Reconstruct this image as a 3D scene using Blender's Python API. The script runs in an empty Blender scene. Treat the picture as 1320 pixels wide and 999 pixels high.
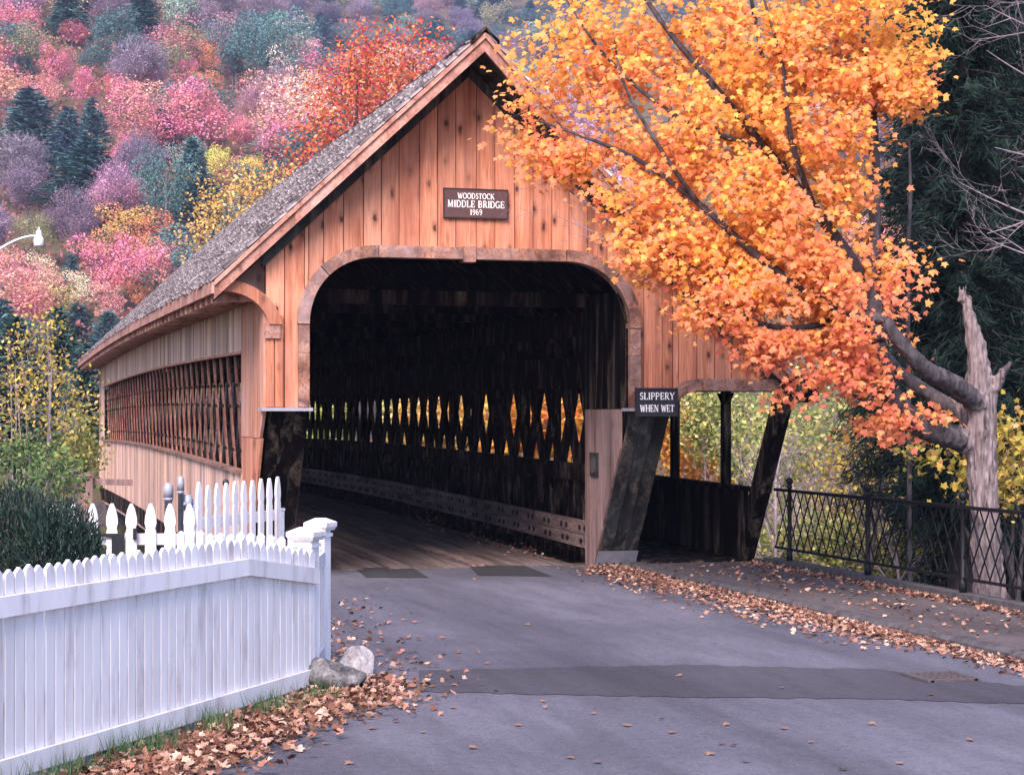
import bpy, math, random
import numpy as np
from mathutils import Vector, Matrix

# ------------------------------------------------------------------ camera, sky, sun, exposure
scene = bpy.context.scene
COL = scene.collection
YAW = math.radians(15.6)
CAM = Vector((-5.23, -20.9, 1.9))
FPX = 2400.0                                   # focal length in photo pixels (1320 wide)
HORIZON = 535.0
cam_data = bpy.data.cameras.new('camera')
cam_data.sensor_width = 36.0
cam_data.lens = FPX / 1320 * 36.0
cam_data.shift_y = (HORIZON - 499.5) / 1320
cam_data.clip_start = 0.1
cam_data.clip_end = 6000
cam = bpy.data.objects.new('camera', cam_data)
cam.location = CAM
cam.rotation_euler = (math.pi / 2, 0, -YAW)
COL.objects.link(cam)
scene.camera = cam

SUN_ELEV = math.radians(45)
SUN_AZ = math.radians(212)                     # compass from +Y clockwise: behind the camera, to its left
world = bpy.data.worlds.new('World')
scene.world = world
world.use_nodes = True
wn = world.node_tree
wn.nodes.clear()
sky = wn.nodes.new('ShaderNodeTexSky')
sky.sky_type = 'NISHITA'
sky.sun_disc = False
sky.sun_elevation = SUN_ELEV
sky.sun_rotation = SUN_AZ
sky.dust_density = 1.3
sky.ozone_density = 4.0
bg = wn.nodes.new('ShaderNodeBackground')
bg.inputs['Strength'].default_value = 0.15
wo = wn.nodes.new('ShaderNodeOutputWorld')
wn.links.new(sky.outputs[0], bg.inputs[0])
wn.links.new(bg.outputs[0], wo.inputs[0])

sun_data = bpy.data.lights.new('sun', 'SUN')
sun_data.energy = 3.2
sun_data.angle = math.radians(34)
sun_data.color = (1.0, 0.87, 0.80)
sun = bpy.data.objects.new('sun', sun_data)
sdir = Vector((math.sin(SUN_AZ) * math.cos(SUN_ELEV), math.cos(SUN_AZ) * math.cos(SUN_ELEV), math.sin(SUN_ELEV)))
sun.rotation_euler = (-sdir).to_track_quat('-Z', 'Y').to_euler()
sun.location = (0, 0, 60)
COL.objects.link(sun)

scene.render.engine = 'CYCLES'
scene.view_settings.view_transform = 'Standard'
scene.view_settings.look = 'None'
scene.view_settings.gamma = 1.0
scene.view_settings.use_curve_mapping = False
scene.view_settings.exposure = 1.36
scene.view_settings.use_white_balance = True
scene.view_settings.white_balance_temperature = 6600
scene.view_settings.white_balance_tint = 20
scene.cycles.max_bounces = 5
scene.cycles.transparent_max_bounces = 8
scene.cycles.volume_bounces = 0
scene.cycles.use_denoising = True

# ------------------------------------------------------------------ helpers
FW = Vector((math.sin(YAW), math.cos(YAW), 0))
RT = Vector((math.cos(YAW), -math.sin(YAW), 0))
def at(px, py, dep):
    """the place seen at a photo pixel, dep metres ahead of the camera"""
    return CAM + FW * dep + RT * ((px - 660) / FPX * dep) + Vector((0, 0, (HORIZON - py) / FPX * dep))
def gnd(px, py, z=0.0):
    dep = (CAM.z - z) * FPX / (py - HORIZON)
    p = at(px, py, dep); p.z = z
    return p
def cam_ld(x, y):
    d = Vector((x, y, 0)) - Vector((CAM.x, CAM.y, 0))
    return d.dot(RT), d.dot(FW)
def proj(p):
    l, d = cam_ld(p[0], p[1])
    return 660 + FPX * l / d, HORIZON - FPX * (p[2] - CAM.z) / d, d

def camber(y):
    return 0.12 * math.sin(math.pi * min(max(y / 34.0, 0), 1))

def tag(o, label=None, cat=None, group=None, kind=None):
    if label: o['label'] = label
    if cat: o['category'] = cat
    if group: o['group'] = group
    if kind: o['kind'] = kind
    return o

def empty(name, loc, label=None, cat=None, group=None):
    o = bpy.data.objects.new(name, None)
    o.empty_display_size = 0.2
    o.location = loc
    COL.objects.link(o)
    tag(o, label, cat, group)
    return o

def link(name, me, parent=None, world_space=True):
    o = bpy.data.objects.new(name, me)
    COL.objects.link(o)
    if parent is not None:
        o.parent = parent
        if world_space and parent.parent is None:
            o.matrix_parent_inverse = Matrix.LocRotScale(parent.location, parent.rotation_euler, parent.scale).inverted()
    return o

def np_mesh(name, V, F, mat, smooth=False):
    """V (n,3), F (m,k) arrays"""
    me = bpy.data.meshes.new(name)
    V = np.asarray(V, dtype=np.float32); F = np.asarray(F, dtype=np.int32)
    k = F.shape[1]
    me.vertices.add(len(V)); me.vertices.foreach_set('co', V.ravel())
    me.loops.add(F.size); me.loops.foreach_set('vertex_index', F.ravel())
    me.polygons.add(len(F))
    me.polygons.foreach_set('loop_start', np.arange(0, F.size, k, dtype=np.int32))
    me.polygons.foreach_set('loop_total', np.full(len(F), k, dtype=np.int32))
    if smooth: me.polygons.foreach_set('use_smooth', np.ones(len(F), dtype=bool))
    me.update(calc_edges=True)
    if mat: me.materials.append(mat)
    return me

class MB:
    def __init__(s): s.v = []; s.f = []
    def add(s, vs, fs):
        n = len(s.v); s.v += [tuple(v) for v in vs]; s.f += [tuple(i + n for i in f) for f in fs]; return s
    def hexa(s, p):      # 8 corners: bottom ring 0-3, top ring 4-7
        return s.add(p, [(3, 2, 1, 0), (4, 5, 6, 7), (0, 1, 5, 4), (1, 2, 6, 5), (2, 3, 7, 6), (3, 0, 4, 7)])
    def box(s, x0, x1, y0, y1, z0, z1):
        return s.hexa([(x0, y0, z0), (x1, y0, z0), (x1, y1, z0), (x0, y1, z0), (x0, y0, z1), (x1, y0, z1), (x1, y1, z1), (x0, y1, z1)])
    def bar(s, p0, p1, w, h, up=(0, 0, 1)):
        p0 = Vector(p0); p1 = Vector(p1); d = (p1 - p0).normalized(); up = Vector(up)
        r = d.cross(up)
        if r.length < 1e-4: r = d.cross(Vector((1, 0, 0)))
        r.normalize(); u = r.cross(d).normalized()
        r *= w / 2; u *= h / 2
        return s.hexa([p0 - r - u, p0 + r - u, p0 + r + u, p0 - r + u, p1 - r - u, p1 + r - u, p1 + r + u, p1 - r + u])
    def prism(s, poly, y0, y1, axis='y'):
        """poly of (x,z) counter-clockwise seen from -y, pushed from y0 to y1; axis 'x': poly of (y,z), 'z': poly of (x,y)"""
        n = len(poly)
        mk = {'y': lambda a, b, t: (a, t, b), 'x': lambda a, b, t: (t, a, b), 'z': lambda a, b, t: (a, b, t)}[axis]
        vs = [mk(a, b, y0) for a, b in poly] + [mk(a, b, y1) for a, b in poly]
        fs = [tuple(range(n)), tuple(range(2 * n - 1, n - 1, -1))]
        for i in range(n):
            j = (i + 1) % n
            fs.append((i, i + n, j + n, j))
        return s.add(vs, fs)
    def tube(s, pts, rad, sides=8, cap=True):
        pts = [Vector(p) for p in pts]; n = len(pts)
        base = len(s.v); prev = None
        for i, p in enumerate(pts):
            d = (pts[min(i + 1, n - 1)] - pts[max(i - 1, 0)])
            d = d.normalized() if d.length > 1e-9 else Vector((0, 0, 1))
            if prev is None:
                a = Vector((1, 0, 0)) if abs(d.x) < 0.9 else Vector((0, 1, 0))
                r = d.cross(a).normalized()
            else:
                r = (prev - d * prev.dot(d))
                r = r.normalized() if r.length > 1e-6 else d.orthogonal().normalized()
            prev = r; u = d.cross(r)
            rr = rad[i] if isinstance(rad, (list, tuple)) else rad
            for k in range(sides):
                a = 2 * math.pi * k / sides
                s.v.append(tuple(p + (r * math.cos(a) + u * math.sin(a)) * rr))
        for i in range(n - 1):
            for k in range(sides):
                a = base + i * sides + k; b = base + i * sides + (k + 1) % sides
                s.f.append((a, b, b + sides, a + sides))
        if cap:
            s.f.append(tuple(base + k for k in reversed(range(sides))))
            s.f.append(tuple(base + (n - 1) * sides + k for k in range(sides)))
        return s
    def lathe(s, prof, cx=0, cy=0, sides=12):
        return s.tube([(cx, cy, z + 1e-5 * i) for i, (r, z) in enumerate(prof)], [max(r, 1e-4) for r, z in prof], sides)
    def mesh(s, name, mat, smooth=False):
        me = bpy.data.meshes.new(name)
        me.from_pydata(s.v, [], s.f)
        if smooth: me.polygons.foreach_set('use_smooth', np.ones(len(me.polygons), dtype=bool))
        me.update()
        if mat: me.materials.append(mat)
        return me
    def build(s, name, mat, parent=None, smooth=False, world_space=True):
        return link(name, s.mesh(name, mat, smooth), parent, world_space)

# ------------------------------------------------------------------ materials
class NT:
    def __init__(s, name, rough=0.8, spec=0.3):
        s.m = bpy.data.materials.new(name); s.m.use_nodes = True
        s.t = s.m.node_tree; s.n = s.t.nodes; s.b = s.n['Principled BSDF']; s.out = s.n['Material Output']
        s.b.inputs['Roughness'].default_value = rough
        s.b.inputs['Specular IOR Level'].default_value = spec
    def lk(s, a, b): s.t.links.new(a, b); return s
    def put(s, inp, v):
        if hasattr(v, 'is_output'): s.t.links.new(v, inp)
        else: inp.default_value = v
    def coord(s, which='Object'):
        return s.n.new('ShaderNodeTexCoord').outputs[which]
    def info(s, which='Random'): return s.n.new('ShaderNodeObjectInfo').outputs[which]
    def island(s): return s.n.new('ShaderNodeNewGeometry').outputs['Random Per Island']
    def math(s, op, a, b=0.0):
        n = s.n.new('ShaderNodeMath'); n.operation = op; s.put(n.inputs[0], a); s.put(n.inputs[1], b); return n.outputs[0]
    def vmap(s, vec, scale=(1, 1, 1), rnd=None, k=(31.0, 17.0, 43.0)):
        n = s.n.new('ShaderNodeMapping'); s.put(n.inputs['Vector'], vec); n.inputs['Scale'].default_value = scale
        if rnd is not None:
            c = s.n.new('ShaderNodeCombineXYZ')
            for i in range(3): s.put(c.inputs[i], s.math('MULTIPLY', rnd, k[i]))
            s.put(n.inputs['Location'], c.outputs[0])
        return n.outputs[0]
    def noise(s, vec, scale, detail=4, rough=0.55, dist=0.0):
        n = s.n.new('ShaderNodeTexNoise'); s.put(n.inputs['Vector'], vec)
        n.inputs['Scale'].default_value = scale; n.inputs['Detail'].default_value = detail
        n.inputs['Roughness'].default_value = rough; n.inputs['Distortion'].default_value = dist
        return n.outputs['Fac']
    def voro(s, vec, scale, feature='F1', dim='3D'):
        n = s.n.new('ShaderNodeTexVoronoi'); n.voronoi_dimensions = dim; n.feature = feature; s.put(n.inputs['Vector'], vec); n.inputs['Scale'].default_value = scale
        return n.outputs['Distance']
    def ramp(s, fac, stops):
        n = s.n.new('ShaderNodeValToRGB'); s.put(n.inputs[0], fac); e = n.color_ramp.elements
        while len(e) < len(stops): e.new(0.5)
        for x, (p, c) in zip(e, stops):
            x.position = p
            x.color = (c, c, c, 1) if isinstance(c, (int, float)) else (c[0], c[1], c[2], 1)
        return n.outputs[0]
    def mix(s, fac, a, b, mode='MIX'):
        n = s.n.new('ShaderNodeMix'); n.data_type = 'RGBA'; n.blend_type = mode
        s.put(n.inputs[0], fac)
        for i, v in ((6, a), (7, b)):
            if isinstance(v, tuple): v = (v[0], v[1], v[2], 1)
            s.put(n.inputs[i], v)
        return n.outputs[2]
    def val(s, col, v):
        n = s.n.new('ShaderNodeHueSaturation'); s.put(n.inputs['Color'], col); s.put(n.inputs['Value'], v); return n.outputs[0]
    def hue(s, col, h, sat=1.0, v=1.0):
        n = s.n.new('ShaderNodeHueSaturation'); s.put(n.inputs['Color'], col)
        s.put(n.inputs['Hue'], h); s.put(n.inputs['Saturation'], sat); s.put(n.inputs['Value'], v); return n.outputs[0]
    def bump(s, h, strength=0.3, dist=0.02):
        n = s.n.new('ShaderNodeBump'); s.put(n.inputs['Height'], h); n.inputs['Strength'].default_value = strength
        n.inputs['Distance'].default_value = dist; s.lk(n.outputs[0], s.b.inputs['Normal'])
    def col(s, c): s.put(s.b.inputs['Base Color'], c if hasattr(c, 'is_output') else (c[0], c[1], c[2], 1)); return s

def lerp3(a, b, t): return tuple(a[i] + (b[i] - a[i]) * t for i in range(3))

def wood(name, base, dark, grain=(9, 9, 0.5), knots=0.0, rough=0.75, spec=0.2, tint=0.22, weather=None, wamt=0.5, islands=False, bump=0.35):
    m = NT(name, rough, spec)
    rnd = m.island() if islands else m.info()
    co = m.vmap(m.coord(), (1, 1, 1), rnd)
    broad = m.noise(m.vmap(co, grain), 1.0, 5, 0.6, 0.6)
    fine = m.noise(m.vmap(co, tuple(g * 7 for g in grain)), 1.0, 3, 0.6)
    c = m.ramp(broad, [(0.34, dark), (0.50, base), (0.72, lerp3(base, (1, 0.75, 0.55), 0.18))])
    c = m.mix(m.ramp(fine, [(0.32, 0.8), (0.56, 0.0)]), c, dark)
    if weather:
        w = m.noise(m.vmap(co, (3, 3, 0.9)), 1.0, 5, 0.65)
        c = m.mix(m.math('MULTIPLY', m.ramp(w, [(0.42, 0.0), (0.68, 1.0)]), wamt), c, weather)
    if knots:
        sx_ = m.n.new('ShaderNodeSeparateXYZ'); m.put(sx_.inputs[0], co); cx_ = m.n.new('ShaderNodeCombineXYZ'); m.put(cx_.inputs[0], sx_.outputs[0]); m.put(cx_.inputs[1], sx_.outputs[2]); vv = m.vmap(cx_.outputs[0], (4.4, 2.1, 1))
        nz = m.noise(m.vmap(co, (11, 11, 16)), 1.0, 3)
        d = m.math('ADD', m.voro(vv, 1.0, 'F1', '2D'), m.math('MULTIPLY', m.math('SUBTRACT', nz, 0.5), 0.16))
        kd = m.ramp(m.noise(m.vmap(co, (1.5, 1.5, 0.9)), 1.0, 2), [(0.42, 0.0), (0.56, 1.0)])
        k = m.math('MULTIPLY', m.ramp(d, [(0.06, 1.0), (0.10, 0.45), (0.24, 0.0)]), kd)
        c = m.mix(m.math('MULTIPLY', k, knots), c, (0.025, 0.012, 0.012))
    ws = m.noise(m.vmap(co, (grain[0] * 0.45, grain[1] * 0.45, grain[2] * 0.5)), 1.0, 4, 0.6)
    c = m.mix(m.ramp(ws, [(0.36, 0.45), (0.50, 0.0)]), c, lerp3(dark, (0.04, 0.03, 0.03), 0.4))
    c = m.val(c, m.math('ADD', 1 - tint / 2, m.math('MULTIPLY', rnd, tint)))
    m.col(c)
    m.bump(m.math('ADD', fine, m.math('MULTIPLY', broad, 0.6)), bump, 0.01)
    return m.m

def plain(name, c, rough=0.6, spec=0.4, metal=0.0, var=0.25, scale=8, bump=0.1):
    m = NT(name, rough, spec); m.b.inputs['Metallic'].default_value = metal
    n = m.noise(m.coord(), scale, 5, 0.6)
    m.col(m.mix(m.ramp(n, [(0.3, 0.0), (0.7, 1.0)]), tuple(x * (1 - var) for x in c), tuple(min(1, x * (1 + var)) for x in c)))
    m.bump(n, bump, 0.01)
    return m.m

def leafmat(name, stops=None, use_obj=False, trans=0.35, vmin=0.65, vmax=1.25, hue=0.03, patch=None):
    m = NT(name, 0.7, 0.2)
    r = m.island()
    if use_obj:
        c = m.info('Color')
        pn = m.noise(m.vmap(m.coord(), (1, 1, 1), m.info()), 5.0, 3, 0.6)
        c = m.hue(c, m.ramp(m.noise(m.vmap(m.coord(), (1, 1, 1), m.info(), (7.0, 3.0, 11.0)), 3.0, 2), [(0.35, 0.46), (0.65, 0.54)]), 0.92, m.ramp(pn, [(0.32, 0.55), (0.66, 1.0)]))
    elif patch:
        f = m.math('ADD', m.math('MULTIPLY', r, 0.55), m.math('MULTIPLY', m.ramp(m.noise(m.coord(), patch, 3, 0.6), [(0.32, 0.0), (0.68, 1.0)]), 0.45))
        sz_ = m.n.new('ShaderNodeSeparateXYZ'); m.put(sz_.inputs[0], m.coord())
        f = m.math('ADD', f, m.math('MULTIPLY', m.math('SUBTRACT', sz_.outputs[2], 3.5), 0.085))
        c = m.ramp(f, stops)
    else:
        c = m.ramp(r, stops)
    r2 = m.math('FRACT', m.math('MULTIPLY', r, 37.7)); r3 = m.math('FRACT', m.math('MULTIPLY', r, 91.3))
    c = m.hue(c, m.math('ADD', 0.5 - hue, m.math('MULTIPLY', r2, 2 * hue)), 1.0, m.math('ADD', vmin, m.math('MULTIPLY', r3, vmax - vmin)))
    m.col(c)
    tr = m.n.new('ShaderNodeBsdfTranslucent'); m.put(tr.inputs['Color'], c)
    mx = m.n.new('ShaderNodeMixShader'); mx.inputs[0].default_value = trans
    m.lk(m.b.outputs[0], mx.inputs[1]); m.lk(tr.outputs[0], mx.inputs[2]); m.lk(mx.outputs[0], m.out.inputs['Surface'])
    return m.m

M = {}
M['siding'] = wood('stained_pine_siding', (0.56, 0.215, 0.118), (0.29, 0.092, 0.050), (9, 9, 0.45), knots=0.92, tint=0.34, weather=(0.62, 0.33, 0.23), wamt=0.5)
M['trim'] = wood('weathered_trim', (0.33, 0.155, 0.10), (0.10, 0.045, 0.035), (5, 5, 5), tint=0.25, weather=(0.34, 0.27, 0.27), wamt=0.55)
M['barge'] = wood('barge_board_wood', (0.46, 0.21, 0.15), (0.20, 0.085, 0.06), (4, 4, 4), knots=0.6, weather=(0.50, 0.36, 0.32), wamt=0.45)
M['side'] = wood('weathered_side_siding', (0.64, 0.40, 0.28), (0.34, 0.17, 0.11), (12, 12, 0.5), weather=(0.52, 0.41, 0.39), wamt=0.75, islands=True, tint=0.75)
M['corner'] = wood('corner_board_wood', (0.50, 0.20, 0.10), (0.28, 0.10, 0.05), (10, 10, 0.5), weather=(0.52, 0.38, 0.36), wamt=0.6)
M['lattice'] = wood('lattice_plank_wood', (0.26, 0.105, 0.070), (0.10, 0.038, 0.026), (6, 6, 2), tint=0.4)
M['dark'] = wood('shade_dark_wood', (0.006, 0.0045, 0.0045), (0.003, 0.0025, 0.0025), (6, 6, 0.8), tint=0.3, spec=0.03)  # near-black: shade of the tunnel and footway put into the wood colour
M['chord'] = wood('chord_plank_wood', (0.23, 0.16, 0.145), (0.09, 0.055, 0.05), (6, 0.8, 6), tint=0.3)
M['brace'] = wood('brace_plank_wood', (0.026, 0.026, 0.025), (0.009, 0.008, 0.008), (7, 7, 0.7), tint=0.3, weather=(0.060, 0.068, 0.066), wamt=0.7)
M['inlat'] = wood('shaded_inner_wood', (0.010, 0.006, 0.0055), (0.004, 0.003, 0.003), (6, 6, 2), tint=0.4, spec=0.03)  # inner lattice and upper chords, interior dimness put into the colour
M['endpanel'] = wood('end_panel_wood', (0.24, 0.145, 0.13), (0.09, 0.05, 0.042), (9, 9, 0.6), knots=0.4, tint=0.2, weather=(0.30, 0.23, 0.225), wamt=0.6)
M['deck'] = wood('bridge_deck_wood', (0.17, 0.135, 0.125), (0.08, 0.06, 0.055), (8, 0.35, 8), tint=0.25)
M['sheet'] = plain('grey_sheet_metal', (0.30, 0.30, 0.34), 0.55, 0.5, 0.2, 0.15, 10)
M['white'] = None
def white_paint():
    m = NT('white_fence_paint', 0.55, 0.4)
    r = m.info()
    co = m.vmap(m.coord(), (1, 1, 1), r)
    n = m.noise(m.vmap(co, (7, 7, 1.6)), 1.0, 6, 0.65)
    c = m.ramp(n, [(0.30, (0.50, 0.45, 0.45)), (0.47, (0.74, 0.71, 0.72)), (0.7, (0.82, 0.80, 0.81))])
    sp = m.noise(m.vmap(co, (60, 60, 25)), 1.0, 2)
    c = m.mix(m.ramp(sp, [(0.16, 0.6), (0.24, 0.0)]), c, (0.35, 0.28, 0.24))
    c = m.val(c, m.math('ADD', 0.86, m.math('MULTIPLY', r, 0.18)))
    m.col(c); m.bump(n, 0.15, 0.01)
    return m.m
M['white'] = white_paint()
M['iron'] = plain('black_iron', (0.008, 0.008, 0.010), 0.55, 0.22, 0.0, 0.3, 20)
M['pipe'] = plain('grey_painted_pipe', (0.24, 0.27, 0.33), 0.5, 0.5, 0.1, 0.2, 14)
M['black'] = plain('black_paint', (0.012, 0.012, 0.014), 0.5, 0.4)
M['signbrown'] = plain('brown_sign_paint', (0.085, 0.045, 0.045), 0.5, 0.4, 0, 0.12, 12)
M['signblack'] = plain('black_sign_paint', (0.018, 0.018, 0.024), 0.5, 0.4, 0, 0.15, 12)
M['signedge'] = plain('sign_edge_paint', (0.03, 0.018, 0.02), 0.5)
M['letter'] = plain('white_letter_paint', (0.80, 0.78, 0.76), 0.5, 0.4, 0, 0.05)

def shingle_mat():
    m = NT('cedar_shingles', 0.9, 0.15)
    r = m.island()
    n = m.noise(m.vmap(m.coord(), (3, 14, 14)), 1.0, 4)
    c = m.ramp(r, [(0.0, (0.20, 0.17, 0.165)), (0.45, (0.40, 0.345, 0.335)), (0.8, (0.54, 0.48, 0.465)), (1.0, (0.64, 0.58, 0.565))])
    m.col(m.mix(m.ramp(n, [(0.3, 0.5), (0.6, 0.0)]), c, (0.06, 0.05, 0.055))); m.bump(n, 0.4, 0.02)
    return m.m
M['shingle'] = shingle_mat()

def asphalt(name, a, b, sp=0.5):
    m = NT(name, 0.85, 0.25)
    co = m.coord()
    big = m.noise(m.vmap(co, (0.5, 0.28, 1)), 1.0, 5, 0.6, 0.4)
    fine = m.noise(co, 42, 5, 0.75)
    grit = m.voro(co, 130)
    c = m.ramp(big, [(0.36, a), (0.62, b)])
    c = m.mix(m.ramp(m.noise(m.vmap(co, (2.2, 0.5, 1)), 1.0, 6, 0.7), [(0.40, 0.45), (0.56, 0.0)]), c, tuple(x * 0.72 for x in a))
    c = m.mix(m.ramp(fine, [(0.35, sp), (0.6, 0.0)]), c, tuple(x * 0.5 for x in a))
    c = m.mix(m.ramp(grit, [(0.05, 0.30), (0.20, 0.0)]), c, tuple(min(1, x * 2.2) for x in b))
    # fine wandering cracks and old oil marks
    wv = m.n.new('ShaderNodeVectorMath'); wv.operation = 'ADD'; m.put(wv.inputs[0], co)
    nn = m.n.new('ShaderNodeTexNoise'); m.put(nn.inputs['Vector'], co); nn.inputs['Scale'].default_value = 1.2
    m.put(wv.inputs[1], nn.outputs['Color'])
    ck = m.voro(wv.outputs[0], 0.55, 'DISTANCE_TO_EDGE')
    c = m.mix(m.ramp(ck, [(0.001, 0.10), (0.004, 0.0)]), c, (0.04, 0.04, 0.045))
    st = m.noise(m.vmap(co, (1.3, 0.35, 1)), 1.3, 4, 0.65)
    c = m.mix(m.ramp(st, [(0.60, 0.0), (0.78, 0.35)]), c, tuple(x * 0.45 for x in a))
    tx = m.noise(co, 13, 6, 0.8)
    c = m.val(c, m.ramp(tx, [(0.30, 0.66), (0.50, 0.98), (0.70, 1.0)]))
    tk = m.noise(m.vmap(co, (1.5, 0.06, 1)), 1.0, 3, 0.5)
    c = m.val(c, m.ramp(tk, [(0.36, 0.74), (0.56, 1.0)]))
    pb = m.voro(co, 22); c = m.mix(m.ramp(pb, [(0.06, 0.55), (0.12, 0.0)]), c, tuple(min(1, x * 2.0) for x in b))
    m.col(c); m.bump(m.math('ADD', m.math('ADD', fine, grit), tx), 0.5, 0.012)
    return m.m
M['asphalt'] = asphalt('old_asphalt', (0.098, 0.098, 0.122), (0.160, 0.160, 0.196))
M['tar'] = asphalt('fresh_asphalt_patch', (0.062, 0.060, 0.073), (0.080, 0.077, 0.092), 0.3)
M['tar_dark'] = asphalt('dark_asphalt_patch', (0.035, 0.036, 0.040), (0.048, 0.050, 0.055), 0.3)
M['walk'] = asphalt('sidewalk_asphalt', (0.085, 0.070, 0.070), (0.140, 0.118, 0.115))
M['kerb'] = plain('kerb_stone', (0.075, 0.068, 0.070), 0.9, 0.15, 0, 0.45, 9, 0.5)

def ground_mat():
    m = NT('ground_soil', 0.95, 0.1)
    co = m.coord()
    n = m.noise(co, 0.35, 6, 0.65); f = m.noise(co, 14, 4, 0.7)
    c = m.ramp(n, [(0.3, (0.06, 0.075, 0.03)), (0.5, (0.11, 0.085, 0.05)), (0.7, (0.17, 0.105, 0.06))])
    m.col(m.mix(m.ramp(f, [(0.35, 0.6), (0.6, 0.0)]), c, (0.035, 0.03, 0.02))); m.bump(f, 0.6, 0.05)
    return m.m
M['ground'] = ground_mat()
def water_mat():
    m = NT('river_water', 0.08, 0.5)
    m.col((0.02, 0.03, 0.03)); m.bump(m.noise(m.vmap(m.coord(), (1, 3, 1)), 1.5, 3), 0.25, 0.05)
    return m.m
M['water'] = water_mat()
def rock_mat(name, a, b, dk):
    m = NT(name, 0.9, 0.2); co = m.coord('Object')
    n = m.noise(co, 9, 7, 0.7, 0.5); f = m.noise(co, 45, 4, 0.7)
    c = m.ramp(n, [(0.35, dk), (0.5, a), (0.68, b)])
    m.col(m.mix(m.ramp(f, [(0.35, 0.5), (0.55, 0.0)]), c, dk)); m.bump(m.math('ADD', n, f), 0.8, 0.02)
    return m.m
M['rock_grey'] = rock_mat('lichen_rock', (0.15, 0.145, 0.14), (0.36, 0.35, 0.34), (0.035, 0.032, 0.032))
M['rock_white'] = rock_mat('pale_rock', (0.46, 0.43, 0.42), (0.62, 0.59, 0.58), (0.22, 0.19, 0.18))

def bark(name, a, b, sc=(26, 26, 3.0), bs=0.9):
    m = NT(name, 0.95, 0.1); co = m.coord()
    n = m.noise(m.vmap(co, sc), 1.0, 5, 0.65, 0.4); big = m.noise(co, 2.2, 3)
    c = m.ramp(n, [(0.32, a), (0.62, b)])
    m.col(m.mix(m.ramp(big, [(0.4, 0.0), (0.7, 0.5)]), c, lerp3(a, b, 0.3))); m.bump(n, bs, 0.03)
    return m.m
M['bark_grey'] = bark('grey_shaggy_bark', (0.040, 0.032, 0.033), (0.30, 0.24, 0.235), (26, 26, 3.5), 1.0)
M['bark_limb'] = bark('dark_limb_bark', (0.022, 0.020, 0.022), (0.105, 0.092, 0.098), (16, 16, 6), 0.9)
M['bark_dark'] = bark('dark_bark', (0.018, 0.015, 0.015), (0.055, 0.045, 0.045))
M['twig'] = bark('pale_twig_bark', (0.19, 0.155, 0.18), (0.34, 0.29, 0.32), (20, 20, 8), 0.3)
M['hilltrunk'] = bark('hill_trunk_bark', (0.10, 0.08, 0.085), (0.22, 0.18, 0.18), (3, 3, 0.6), 0.3)

M['maple'] = leafmat('maple_leaves', [(0.0, (0.86, 0.24, 0.14)), (0.25, (0.88, 0.30, 0.16)), (0.50, (0.90, 0.38, 0.13)), (0.78, (0.90, 0.46, 0.09)), (1.0, (0.90, 0.56, 0.12))], patch=0.55, trans=0.48, hue=0.012, vmin=0.78, vmax=1.15)
M['litter'] = leafmat('fallen_leaves', [(0.0, (0.09, 0.040, 0.026)), (0.35, (0.21, 0.095, 0.060)), (0.7, (0.37, 0.20, 0.135)), (1.0, (0.56, 0.38, 0.28))], trans=0.1, hue=0.012)
M['hill'] = leafmat('hillside_foliage', use_obj=True, trans=0.25, vmin=0.6, vmax=1.45, hue=0.03)
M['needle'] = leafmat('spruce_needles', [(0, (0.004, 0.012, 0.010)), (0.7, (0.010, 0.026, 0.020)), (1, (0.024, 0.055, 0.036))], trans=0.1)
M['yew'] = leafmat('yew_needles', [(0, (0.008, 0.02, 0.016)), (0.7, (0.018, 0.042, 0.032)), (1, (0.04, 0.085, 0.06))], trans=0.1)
M['grate'] = plain('rusty_grate_iron', (0.075, 0.062, 0.062), 0.7, 0.3, 0, 0.35, 30)
M['grass'] = leafmat('grass_blades', [(0, (0.04, 0.10, 0.04)), (1, (0.10, 0.18, 0.07))], trans=0.2)
# ------------------------------------------------------------------ setting: terrain, river, road, pavement
def sstep(a, b, x):
    t = min(max((x - a) / (b - a), 0.0), 1.0)
    return t * t * (3 - 2 * t)
def interp(t, pts):
    if t <= pts[0][0]: return pts[0][1]
    for (a, u), (b, v) in zip(pts, pts[1:]):
        if t <= b: return u + (v - u) * (t - a) / (b - a)
    return pts[-1][1]
def crest(t):
    return interp(t, [(-0.30, 130), (-0.165, 110), (-0.135, 62), (-0.10, 46), (0.0, 42), (0.3, 40)])
def terrain(x, y):
    valley = sstep(2.6, 9.0, y) * (1 - sstep(25.0, 33.0, y))
    right = sstep(4.7, 10.0, x) * sstep(-16, -6, y) * (1 - sstep(25.0, 40.0, y)) * 0.75
    z = -0.035 - 4.6 * max(valley, right) - 0.25 * sstep(30, 36, y)
    l, d = cam_ld(x, y)
    if d > 20:
        t = l / d
        h = 0.42 * max(0.0, d - 150)
        c = crest(t)
        near = c * (1 - math.exp(-h / c * 1.0)) * 1.0 if h > 0.75 * c else h
        near = min(h, c)
        far = min(0.50 * max(0.0, d - 335), 230)
        z += max(near, far) + 1.2 * math.sin(x * 0.05) * math.sin(y * 0.043) * sstep(120, 200, d)
    return z

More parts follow.
